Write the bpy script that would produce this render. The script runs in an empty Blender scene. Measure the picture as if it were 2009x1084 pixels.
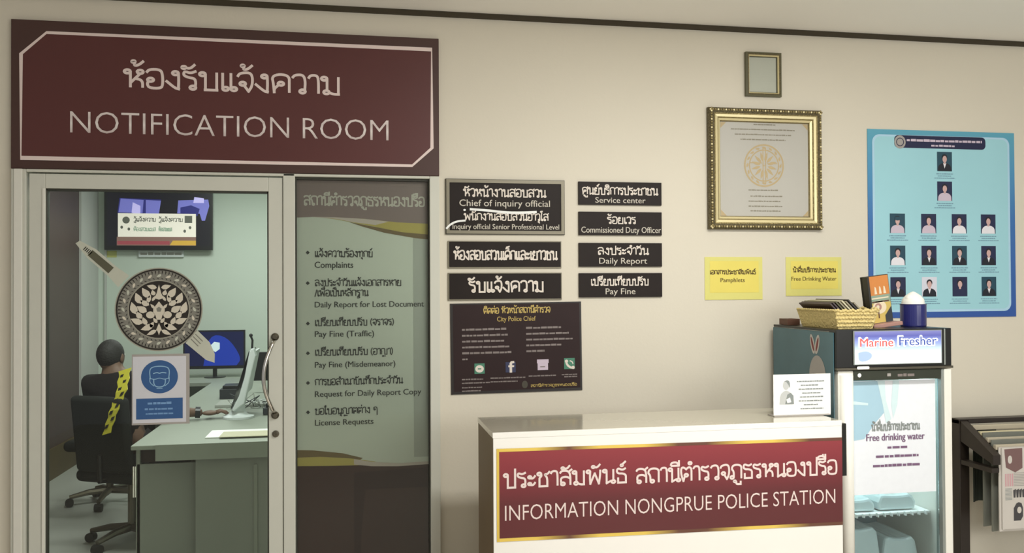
import bpy, bmesh, math, random
from mathutils import Vector, Matrix
random.seed(7)
S = bpy.context.scene
C = S.collection
PI = math.pi

# ------------------------------------------------------------------ camera
def sr(v):
    v /= 255.0
    return v/12.92 if v <= .04045 else ((v+.055)/1.055)**2.4
def rgb(r, g, b): return (sr(r), sr(g), sr(b), 1)

YAW, PIT, ROL = .181, .0121, -.0051
fw = Vector((math.sin(YAW)*math.cos(PIT), math.cos(YAW)*math.cos(PIT), math.sin(PIT)))
ri = Vector((math.cos(YAW), -math.sin(YAW), 0)); up = ri.cross(fw)
ri2 = ri*math.cos(ROL)+up*math.sin(ROL); up2 = -ri*math.sin(ROL)+up*math.cos(ROL)
cd = bpy.data.cameras.new('camera'); cam = bpy.data.objects.new('camera', cd); C.objects.link(cam)
M = Matrix((ri2, up2, -fw)).transposed().to_4x4(); M.translation = Vector((0, -4, 1.6)); cam.matrix_world = M
cd.sensor_width = 36; cd.lens = 36*1700/2009; cd.clip_start = .05
S.camera = cam

# ------------------------------------------------------------------ world, light, exposure
w = bpy.data.worlds.new('world'); S.world = w; w.use_nodes = True
bg = w.node_tree.nodes['Background']; bg.inputs[0].default_value = (1.0, .98, .94, 1); bg.inputs[1].default_value = .34
S.view_settings.view_transform = 'Standard'; S.view_settings.look = 'None'
S.view_settings.gamma = 1; S.view_settings.exposure = .03; S.view_settings.use_curve_mapping = False
def area(name, loc, target, sx, sy, power, col=(1, 1, 1)):
    l = bpy.data.lights.new(name, 'AREA'); l.shape = 'RECTANGLE'; l.size = sx; l.size_y = sy; l.energy = power; l.color = col
    o = bpy.data.objects.new(name, l); C.objects.link(o); o.location = loc
    o.rotation_euler = (Vector(target)-Vector(loc)).to_track_quat('-Z', 'Y').to_euler(); return o
area('entrance_daylight', (3.4, -6.0, 2.3), (1.6, 0, 2.0), 3.6, 2.0, 95, (1, 1, .98))
area('hall_ceiling_light', (1.6, -1.9, 2.83), (1.6, -1.9, 0), 1.4, .3, 58, (1, .99, .95))
area('office_ceiling_light', (-.9, 3.7, 2.82), (-.9, 3.7, 0), 1.2, .6, 44, (.97, 1, .96))
area('office_front_fill', (-.9, 1.0, 2.82), (-.9, 1.0, 0), 1.2, .4, 46, (.97, 1, .96))  # added fill lamp, brightens the desk and floor behind the door

# ------------------------------------------------------------------ materials
MATS = {}
def grad(name, axis, stops, rough=.4, emit=0, noise=0):     # colour gradient for printed sheets and the painted letter sheen
    m = bpy.data.materials.new(name); m.use_nodes = True; nt = m.node_tree; p = nt.nodes['Principled BSDF']; p.inputs['Roughness'].default_value = rough
    tc = nt.nodes.new('ShaderNodeTexCoord'); sx = nt.nodes.new('ShaderNodeSeparateXYZ'); nt.links.new(tc.outputs['Object'], sx.inputs[0])
    mr = nt.nodes.new('ShaderNodeMapRange'); mr.inputs['From Min'].default_value = stops[0][0]; mr.inputs['From Max'].default_value = stops[-1][0]
    cr = nt.nodes.new('ShaderNodeValToRGB'); nt.links.new(sx.outputs['XYZ'.index(axis)], mr.inputs['Value']); nt.links.new(mr.outputs[0], cr.inputs[0])
    a, b = stops[0][0], stops[-1][0]; e = cr.color_ramp.elements
    while len(e) < len(stops): e.new(.5)
    for el, (v, c) in zip(e, stops): el.position = (v-a)/(b-a); el.color = c
    nt.links.new(cr.outputs[0], p.inputs['Base Color'])
    if emit: nt.links.new(cr.outputs[0], p.inputs['Emission Color']); p.inputs['Emission Strength'].default_value = emit
    MATS[name] = m
def mat(name, col, rough=.6, metal=0, spec=.5, noise=None, emit=None, coat=0, alpha=None, bump=None):
    m = bpy.data.materials.new(name); m.use_nodes = True; nt = m.node_tree; p = nt.nodes['Principled BSDF']
    p.inputs['Base Color'].default_value = col; p.inputs['Roughness'].default_value = rough
    p.inputs['Metallic'].default_value = metal; p.inputs['Specular IOR Level'].default_value = spec
    if coat: p.inputs['Coat Weight'].default_value = coat; p.inputs['Coat Roughness'].default_value = .08
    tc = nt.nodes.new('ShaderNodeTexCoord')
    sc, amt = noise if noise else (40, .03)
    nz = nt.nodes.new('ShaderNodeTexNoise'); nz.inputs['Scale'].default_value = sc; nz.inputs['Detail'].default_value = 4
    nt.links.new(tc.outputs['Object'], nz.inputs['Vector'])
    mr = nt.nodes.new('ShaderNodeMapRange'); mr.inputs['To Min'].default_value = 1-amt; mr.inputs['To Max'].default_value = 1+amt
    nt.links.new(nz.outputs['Fac'], mr.inputs['Value'])
    mx = nt.nodes.new('ShaderNodeVectorMath'); mx.operation = 'SCALE'; mx.inputs[0].default_value = col[:3]
    nt.links.new(mr.outputs[0], mx.inputs['Scale']); nt.links.new(mx.outputs[0], p.inputs['Base Color'])
    if bump:
        b = nt.nodes.new('ShaderNodeBump'); b.inputs['Strength'].default_value = bump[1]; b.inputs['Distance'].default_value = .01
        n2 = nt.nodes.new('ShaderNodeTexNoise'); n2.inputs['Scale'].default_value = bump[0]
        nt.links.new(tc.outputs['Object'], n2.inputs['Vector']); nt.links.new(n2.outputs['Fac'], b.inputs['Height']); nt.links.new(b.outputs[0], p.inputs['Normal'])
    if emit:
        p.inputs['Emission Color'].default_value = emit[0]; p.inputs['Emission Strength'].default_value = emit[1]
    MATS[name] = m; return m
def glass(name, tint=(.9, .95, .92, 1), gl=.08, ro=.02):
    m = bpy.data.materials.new(name); m.use_nodes = True; nt = m.node_tree; nt.nodes.clear()
    o = nt.nodes.new('ShaderNodeOutputMaterial'); t = nt.nodes.new('ShaderNodeBsdfTransparent'); t.inputs[0].default_value = tint
    g = nt.nodes.new('ShaderNodeBsdfGlossy'); g.inputs['Roughness'].default_value = ro
    lw = nt.nodes.new('ShaderNodeFresnel'); lw.inputs[0].default_value = 1.45
    ad = nt.nodes.new('ShaderNodeMath'); ad.operation = 'MULTIPLY'; ad.inputs[1].default_value = gl/.04
    nt.links.new(lw.outputs[0], ad.inputs[0])
    mx = nt.nodes.new('ShaderNodeMixShader'); nt.links.new(ad.outputs[0], mx.inputs[0]); nt.links.new(t.outputs[0], mx.inputs[1]); nt.links.new(g.outputs[0], mx.inputs[2])
    nt.links.new(mx.outputs[0], o.inputs[0]); MATS[name] = m
mat('wall_paint', rgb(220, 213, 196), .7, noise=(1.2, .03), bump=(60, .05))
mat('ceiling_paint', rgb(250, 247, 240), .8, noise=(1.0, .02))
mat('dark_gap', rgb(62, 54, 38), .8)
mat('hall_tile', rgb(214, 207, 194), .35, noise=(3, .05))
mat('office_paint', rgb(205, 215, 204), .7, noise=(1.5, .02))
mat('office_white', rgb(190, 190, 186), .7)
mat('office_brown', rgb(76, 60, 56), .5, noise=(2.5, .15))
mat('office_floor', rgb(165, 166, 158), .35, noise=(2, .06))
mat('ochre_band', rgb(80, 66, 36), .5, noise=(4, .3))
mat('aluminium', rgb(208, 208, 196), .45, .0, noise=(8, .03))
mat('aluminium_light', rgb(228, 226, 215), .35)
mat('gasket', rgb(58, 58, 50), .6)
glass('door_glass', (.93, .96, .94, 1), .035)
glass('fridge_glass', (.9, .96, .97, 1), .04)
glass('picture_glass', (.98, .98, .97, 1), .03, .45)
mat('sign_maroon', rgb(88, 42, 40), .45, noise=(3, .08))
mat('sign_margin', rgb(72, 46, 40), .5, noise=(3, .1))
mat('pale_pink', rgb(232, 214, 208), .5)
mat('brushed_letter', rgb(205, 192, 188), .35, .25)
mat('grey_pink', rgb(190, 170, 165), .5)
mat('chrome', rgb(215, 212, 205), .15, 1)
mat('dark_steel', rgb(110, 105, 92), .3, .8)
mat('panel_taupe', rgb(142, 122, 116), .35, noise=(3, .06))
mat('panel_cream', rgb(214, 217, 202), .35, noise=(2.2, .05))
mat('panel_grey_edge', rgb(182, 184, 172), .35)
mat('panel_gold', rgb(190, 172, 88), .4)
mat('panel_gold_dark', rgb(120, 98, 58), .4)
mat('panel_pink_white', rgb(205, 190, 178), .4)
mat('panel_dark', rgb(74, 50, 46), .5, spec=.2, noise=(2, .12))
mat('panel_dark_two', rgb(60, 38, 36), .5, spec=.2, noise=(2, .12))
mat('ink', rgb(66, 64, 56), .6)
mat('ink_white', rgb(226, 216, 204), .6)
mat('ink_grey', rgb(205, 198, 184), .6)
mat('black_board', rgb(34, 26, 22), .5, spec=.2, noise=(14, .2))
mat('plaque_edge', rgb(128, 122, 104), .4, .3)
mat('plaque_edge_dark', rgb(70, 66, 54), .4, .3)
mat('poster_black', rgb(48, 34, 34), .5, spec=.2, noise=(5, .2))
mat('poster_edge', rgb(30, 22, 18), .4)
mat('gold_ink', rgb(190, 165, 90), .5)
mat('dim_ink', rgb(130, 120, 116), .6)
mat('icon_grey', rgb(165, 160, 155), .6)
mat('icon_green', rgb(70, 130, 105), .5)
mat('icon_blue', rgb(45, 50, 85), .5)
mat('gilt', rgb(150, 135, 90), .38, .45, noise=(90, .35), bump=(120, .6))
mat('gilt_dark', rgb(105, 95, 68), .45, .4, noise=(120, .5), bump=(160, .9))
mat('gilt_light', rgb(222, 208, 160), .35, .35)
mat('certificate_paper', rgb(196, 192, 184), .6, noise=(3, .04))
mat('certificate_seal', rgb(196, 172, 125), .6)
mat('frame_green', rgb(95, 92, 68), .5)
mat('pale_glass_paper', rgb(196, 198, 184), .4)
mat('poster_cyan', rgb(160, 212, 222), .5, noise=(2.5, .06))
mat('poster_edge_light', rgb(176, 214, 235), .5)
mat('poster_blue_top', rgb(86, 158, 186), .5)
mat('poster_blue', rgb(55, 98, 165), .5)
mat('poster_navy', rgb(22, 28, 66), .5)
mat('photo_teal', rgb(30, 70, 88), .5); mat('photo_navy', rgb(28, 36, 72), .5); mat('photo_white', rgb(215, 218, 230), .5)
mat('skin_print', rgb(205, 170, 165), .5); mat('cloth_white', rgb(232, 230, 236), .5); mat('cloth_black', rgb(20, 24, 36), .5)
mat('cloth_pink', rgb(205, 190, 205), .5); mat('hair_print', rgb(26, 26, 34), .5)
mat('caption_ink', rgb(112, 150, 170), .6)
mat('note_yellow', rgb(232, 216, 104), .6, noise=(8, .06)); mat('note_yellow_edge', rgb(222, 216, 125), .6)
mat('brown_ink', rgb(96, 78, 24), .6)
mat('counter_white', rgb(246, 243, 236), .35, noise=(2, .02))
mat('counter_top', rgb(190, 184, 165), .12, coat=.6)
mat('counter_side', rgb(128, 108, 82), .5, noise=(3, .15))
mat('banner_red', rgb(152, 58, 62), .4, noise=(4, .08)); mat('banner_maroon', rgb(108, 42, 44), .4, noise=(4, .08))
mat('banner_gold', rgb(222, 190, 84), .4); mat('banner_bronze', rgb(120, 78, 58), .4)
mat('black_plastic', rgb(24, 24, 22), .3); mat('olive_black', rgb(50, 54, 42), .3)
mat('fridge_white', rgb(240, 238, 228), .3); mat('fridge_grey', rgb(150, 156, 150), .4, .3)
mat('header_blue', rgb(92, 98, 160), .3, emit=(rgb(92, 98, 160), .55)); mat('header_mid', rgb(150, 170, 215), .3, emit=(rgb(150, 170, 215), .6))
mat('header_pale', rgb(205, 228, 240), .3, emit=(rgb(205, 228, 240), .7)); mat('header_white', rgb(245, 250, 252), .3, emit=(rgb(245, 250, 252), .75))
mat('red_ink', rgb(214, 96, 92), .4, emit=(rgb(214, 96, 92), .4)); mat('blue_ink', rgb(66, 84, 158), .4, emit=(rgb(66, 84, 158), .4))
mat('sheet_white', rgb(236, 240, 246), .5); mat('sheet_blue', rgb(170, 205, 222), .5, noise=(6, .06)); mat('sheet_fold', rgb(212, 234, 238), .5)
mat('purple_ink', rgb(120, 90, 120), .6); mat('cool_teal', rgb(140, 172, 180), .4, noise=(5, .08)); mat('shrink_wrap', rgb(205, 218, 218), .15, coat=.5, noise=(8, .08))
mat('sticker_teal', rgb(72, 108, 118), .35, noise=(5, .28)); mat('sticker_ear', rgb(190, 186, 180), .5); mat('sticker_red', rgb(120, 44, 44), .5)
mat('paper_white', rgb(242, 243, 240), .6); mat('pencil_grey', rgb(140, 146, 144), .7); mat('pencil_light', rgb(196, 198, 196), .7)
mat('wicker', rgb(212, 192, 130), .6, noise=(60, .2), bump=(90, .8)); mat('wicker_plain', rgb(176, 150, 96), .5, noise=(20, .1))
mat('brown_box', rgb(96, 66, 52), .6); mat('leaflet_dark', rgb(60, 44, 44), .4); mat('leaflet_grey', rgb(140, 132, 112), .5); mat('leaflet_green', rgb(86, 84, 58), .5); mat('leaflet_pale', rgb(196, 190, 160), .5)
mat('leaflet_black', rgb(30, 28, 22), .4)
mat('orange_print', rgb(205, 130, 62), .5, noise=(12, .1)); mat('yellow_print', rgb(206, 180, 96), .5); mat('teal_print', rgb(140, 160, 140), .5)
mat('mauve_print', rgb(176, 134, 122), .5); mat('cream_print', rgb(230, 215, 185), .5)
mat('navy_tin', rgb(34, 38, 104), .3, coat=.4); mat('soft_white', rgb(240, 240, 232), .8)
mat('dark_wood', rgb(44, 36, 30), .4, noise=(10, .2)); mat('rod_wood', rgb(190, 180, 158), .5); mat('rod_pale', rgb(212, 202, 166), .5)
mat('newsprint', rgb(206, 200, 192), .8, noise=(12, .05)); mat('newsprint_grey', rgb(120, 122, 112), .8); mat('news_brown', rgb(120, 92, 90), .7); mat('news_pink', rgb(205, 160, 165), .7)
mat('news_ink', rgb(70, 68, 70), .7); mat('news_green', rgb(52, 58, 50), .7)
mat('desk_grey', rgb(150, 156, 144), .5, noise=(3, .04)); mat('desk_panel', rgb(140, 144, 134), .5, noise=(3, .04)); mat('desk_panel_light', rgb(142, 146, 134), .5)
mat('recess_shade', rgb(52, 36, 32), .6)
mat('monitor_black', rgb(22, 24, 26), .35); mat('white_plastic', rgb(212, 218, 218), .4); mat('dark_clutter', rgb(48, 52, 56), .5); mat('pale_clutter', rgb(165, 168, 160), .5)
mat('screen_blue', rgb(18, 40, 130), .3, emit=(rgb(26, 60, 170), .55)); mat('screen_blue_dark', rgb(10, 18, 50), .3, emit=(rgb(12, 22, 80), .4)); mat('screen_white', rgb(200, 215, 220), .3, emit=(rgb(200, 215, 220), .55))
mat('tv_dark', rgb(16, 16, 24), .3, emit=(rgb(26, 24, 40), .35)); mat('tv_lilac', rgb(110, 110, 190), .3, emit=(rgb(120, 120, 200), .6)); mat('tv_pale', rgb(190, 180, 235), .3, emit=(rgb(190, 180, 235), .7)); mat('tv_navy', rgb(40, 42, 110), .3, emit=(rgb(46, 46, 130), .5))
mat('tv_white', rgb(220, 212, 200), .3, emit=(rgb(225, 218, 206), .65)); mat('tv_red', rgb(150, 70, 80), .3, emit=(rgb(150, 66, 74), .5)); mat('tv_brown', rgb(130, 100, 90), .3, emit=(rgb(130, 100, 92), .5)); mat('tv_gold', rgb(190, 150, 60), .3, emit=(rgb(196, 156, 66), .6)); mat('tv_ink', rgb(90, 92, 84), .3, emit=(rgb(96, 98, 88), .5)); mat('tv_ink_green', rgb(140, 158, 140), .3, emit=(rgb(136, 156, 136), .6))
mat('office_note', rgb(196, 196, 120), .7)
mat('emblem_rim', rgb(165, 162, 146), .5); mat('emblem_ring', rgb(132, 130, 120), .5); mat('emblem_dark', rgb(36, 30, 24), .5); mat('emblem_leaf', rgb(216, 208, 190), .5); mat('emblem_club', rgb(90, 88, 68), .5); mat('emblem_pale', rgb(196, 198, 182), .5)
mat('mask_blue', rgb(52, 92, 145), .5); mat('mask_line', rgb(150, 190, 220), .5); mat('mask_text', rgb(120, 160, 205), .5); mat('sheet_edge', rgb(170, 164, 158), .5); mat('mask_sheet', rgb(214, 214, 220), .5)
mat('skin', rgb(108, 82, 66), .6, noise=(15, .05)); mat('hair', rgb(30, 27, 24), .7, noise=(60, .2), bump=(80, .4)); mat('shirt_dark', rgb(30, 26, 25), .9, spec=.2, bump=(30, .3)); mat('trouser_dark', rgb(34, 34, 36), .9)
mat('chair_fabric', rgb(28, 30, 28), .9, spec=.2, bump=(300, .1)); mat('chair_cover', rgb(34, 36, 33), .9, spec=.2, bump=(300, .1)); mat('rubber', rgb(22, 22, 20), .6); mat('sash_yellow', rgb(180, 172, 46), .6)

_G, _B = rgb(232, 200, 92), rgb(104, 66, 50)
grad('gilt_rule', 'X', [(-.70, _G), (-.55, _G), (-.42, _B), (-.30, _G), (-.12, _G), (.02, _B), (.14, _B), (.32, _G), (.42, _G), (.58, _B), (.72, _B)])
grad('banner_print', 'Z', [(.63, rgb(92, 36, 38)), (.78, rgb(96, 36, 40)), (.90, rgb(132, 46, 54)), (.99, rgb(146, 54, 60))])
grad('header_print', 'Z', [(1.26, rgb(236, 246, 250)), (1.31, rgb(200, 222, 240)), (1.345, rgb(140, 156, 205)), (1.38, rgb(84, 88, 156)), (1.404, rgb(120, 122, 170))], .3, .6)
grad('poster_border', 'Z', [(0, rgb(44, 84, 160)), (.5, rgb(58, 112, 176)), (.75, rgb(76, 146, 190)), (.96, rgb(92, 166, 190))], .5)
grad('letter_sheen', 'Z', [(.155, rgb(196, 180, 176)), (.20, rgb(235, 226, 222)), (.225, rgb(214, 200, 196)), (.26, rgb(236, 226, 222))], .4)  # brushed sheen painted into the letter colour as paler bands

# ------------------------------------------------------------------ mesh builder
class MB:
    def __init__(s): s.v = []; s.f = []; s.m = []; s.names = []
    def mi(s, n):
        if n not in s.names: s.names.append(n)
        return s.names.index(n)
    def add(s, vs, fs, m):
        b = len(s.v); s.v += [tuple(v) for v in vs]; k = s.mi(m)
        for f in fs: s.f.append([b+i for i in f]); s.m.append(k)
        return s
    def box(s, x0, x1, y0, y1, z0, z1, m):
        x0, x1 = sorted((x0, x1)); y0, y1 = sorted((y0, y1)); z0, z1 = sorted((z0, z1))
        v = [(x, y, z) for x in (x0, x1) for y in (y0, y1) for z in (z0, z1)]
        return s.add(v, [(0, 1, 3, 2), (4, 6, 7, 5), (0, 4, 5, 1), (2, 3, 7, 6), (0, 2, 6, 4), (1, 5, 7, 3)], m)
    def prism(s, pts, y0, y1, m):           # polygon in xz extruded in y
        n = len(pts); v = [(x, y0, z) for x, z in pts]+[(x, y1, z) for x, z in pts]
        fs = [list(range(n)), list(range(2*n-1, n-1, -1))]+[(i, i+n, (i+1) % n+n, (i+1) % n) for i in range(n)]
        return s.add(v, fs, m)
    def poly(s, pts, y, m):                 # flat printed polygon facing -y
        a = sum(pts[i][0]*pts[(i+1) % len(pts)][1]-pts[(i+1) % len(pts)][0]*pts[i][1] for i in range(len(pts)))
        if a < 0: pts = pts[::-1]
        return s.add([(x, y, z) for x, z in pts], [list(range(len(pts)))], m)
    def rect(s, x0, x1, z0, z1, y, m): return s.poly([(x0, z0), (x1, z0), (x1, z1), (x0, z1)], y, m)
    def disc(s, cx, cz, rx, rz, y, m, n=32, a0=0): return s.poly([(cx+rx*math.cos(a0+2*PI*i/n), cz+rz*math.sin(a0+2*PI*i/n)) for i in range(n)], y, m)
    def ring(s, cx, cz, r0, r1, y, m, n=64, kx=1):
        v = []; fs = []
        for i in range(n):
            a = 2*PI*i/n
            v += [(cx+kx*r0*math.cos(a), y, cz+r0*math.sin(a)), (cx+kx*r1*math.cos(a), y, cz+r1*math.sin(a))]
        for i in range(n):
            j = (i+1) % n; fs.append((2*i, 2*i+1, 2*j+1, 2*j))
        return s.add(v, fs, m)
    cnt = 0
    def stroke(s, pts, wd, y, m, closed=False, cap=True):   # flat ribbon in xz
        n = len(pts); v = []; fs = []; MB.cnt += 1; y -= .000035*(MB.cnt % 7)
        for i in range(n):
            if closed: a, b, c0 = pts[i-1], pts[(i+1) % n], pts[i-1]
            else: a, b, c0 = pts[max(i-1, 0)], pts[min(i+1, n-1)], pts[max(i-1, 0)]
            dx, dz = b[0]-a[0], b[1]-a[1]; L = math.hypot(dx, dz) or 1
            nx, nz = -dz/L*wd/2, dx/L*wd/2; k = 1
            if closed or 0 < i < n-1:
                d1 = (pts[i][0]-c0[0], pts[i][1]-c0[1]); l1 = math.hypot(*d1) or 1
                c = abs((d1[0]*dx+d1[1]*dz)/(l1*L)); k = min(1/max(c, .6), 1.5)
            v += [(pts[i][0]+nx*k, y, pts[i][1]+nz*k), (pts[i][0]-nx*k, y, pts[i][1]-nz*k)]
        for i in range(n if closed else n-1): j = (i+1) % n; fs.append((2*i+1, 2*j+1, 2*j, 2*i))
        return s.add(v, fs, m)
    def tube(s, pts, r, m, n=10, caps=True):
        rr = r if isinstance(r, (list, tuple)) else [r]*len(pts); P = [Vector(p) for p in pts]; v = []; fs = []
        ref = None
        for i, p in enumerate(P):
            t = (P[min(i+1, len(P)-1)]-P[max(i-1, 0)]).normalized()
            if ref is None: ref = t.orthogonal().normalized()
            ref = (ref-t*ref.dot(t)).normalized(); bt = t.cross(ref)
            v += [tuple(p+(ref*math.cos(2*PI*k/n)+bt*math.sin(2*PI*k/n))*rr[i]) for k in range(n)]
        for i in range(len(P)-1):
            for k in range(n): fs.append((i*n+k, i*n+(k+1) % n, (i+1)*n+(k+1) % n, (i+1)*n+k))
        if caps: fs.append(list(range(n))[::-1]); fs.append([(len(P)-1)*n+k for k in range(n)])
        return s.add(v, fs, m)
    def lathe(s, cx, cy, prof, m, n=32):     # prof = (r,z) list, vertical axis
        v = []; fs = []
        for r, z in prof: v += [(cx+r*math.cos(2*PI*k/n), cy+r*math.sin(2*PI*k/n), z) for k in range(n)]
        for i in range(len(prof)-1):
            for k in range(n): fs.append((i*n+k, i*n+(k+1) % n, (i+1)*n+(k+1) % n, (i+1)*n+k))
        fs.append(list(range(n))[::-1]); fs.append([(len(prof)-1)*n+k for k in range(n)])
        return s.add(v, fs, m)
    def ellipsoid(s, c, rx, ry, rz, m, nu=16, nv=10, rot=None):
        v = []; fs = []
        for j in range(nv+1):
            th = PI*j/nv
            for i in range(nu):
                q = Vector((rx*math.sin(th)*math.cos(2*PI*i/nu), ry*math.sin(th)*math.sin(2*PI*i/nu), rz*math.cos(th)))
                if rot: q = rot @ q
                v.append(tuple(Vector(c)+q))
        for j in range(nv):
            for i in range(nu): fs.append((j*nu+i, (j+1)*nu+i, (j+1)*nu+(i+1) % nu, j*nu+(i+1) % nu))
        return s.add(v, fs, m)
    def shift(s, M4):
        s.v = [tuple(M4 @ Vector(v)) for v in s.v]; return s
    def build(s, name, parent=None, bevel=0, smooth=False, kind=None, origin=None, label=None):
        me = bpy.data.meshes.new(name); o = Vector((0, 0, 0)); po = Vector((0, 0, 0))
        pp = parent
        while pp is not None: po += pp.location; pp = pp.parent
        if parent is None:
            if origin is None:
                xs, ys, zs = zip(*s.v); origin = ((min(xs)+max(xs))/2, (min(ys)+max(ys))/2, min(zs))
            o = Vector(origin)
        me.from_pydata([tuple(Vector(v)-o-po) for v in s.v], [], s.f)
        for n in s.names: me.materials.append(MATS[n])
        for p, k in zip(me.polygons, s.m): p.material_index = k; p.use_smooth = smooth
        me.update()
        ob = bpy.data.objects.new(name, me); C.objects.link(ob); ob.location = o
        if parent: ob.parent = parent
        if bevel:
            b = ob.modifiers.new('bevel', 'BEVEL'); b.width = bevel; b.segments = 2; b.limit_method = 'ANGLE'; b.angle_limit = math.radians(50)
        if kind: ob['kind'] = kind
        if label: ob['label'] = label
        return ob
def thing(name, label, cat, loc, group=None, kind=None):
    o = bpy.data.objects.new(name, None); C.objects.link(o); o.location = loc; o.empty_display_size = .1
    o['label'] = label; o['category'] = cat
    if group: o['group'] = group
    return o
def tag(o, label, cat, group=None):
    o['label'] = label; o['category'] = cat
    if group: o['group'] = group
    return o
def chaikin(p, it=2):
    for _ in range(it):
        q = [p[0]]
        for a, b in zip(p, p[1:]):
            q += [(a[0]*.75+b[0]*.25, a[1]*.75+b[1]*.25), (a[0]*.25+b[0]*.75, a[1]*.25+b[1]*.75)]
        q.append(p[-1]); p = q
    return p

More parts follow.
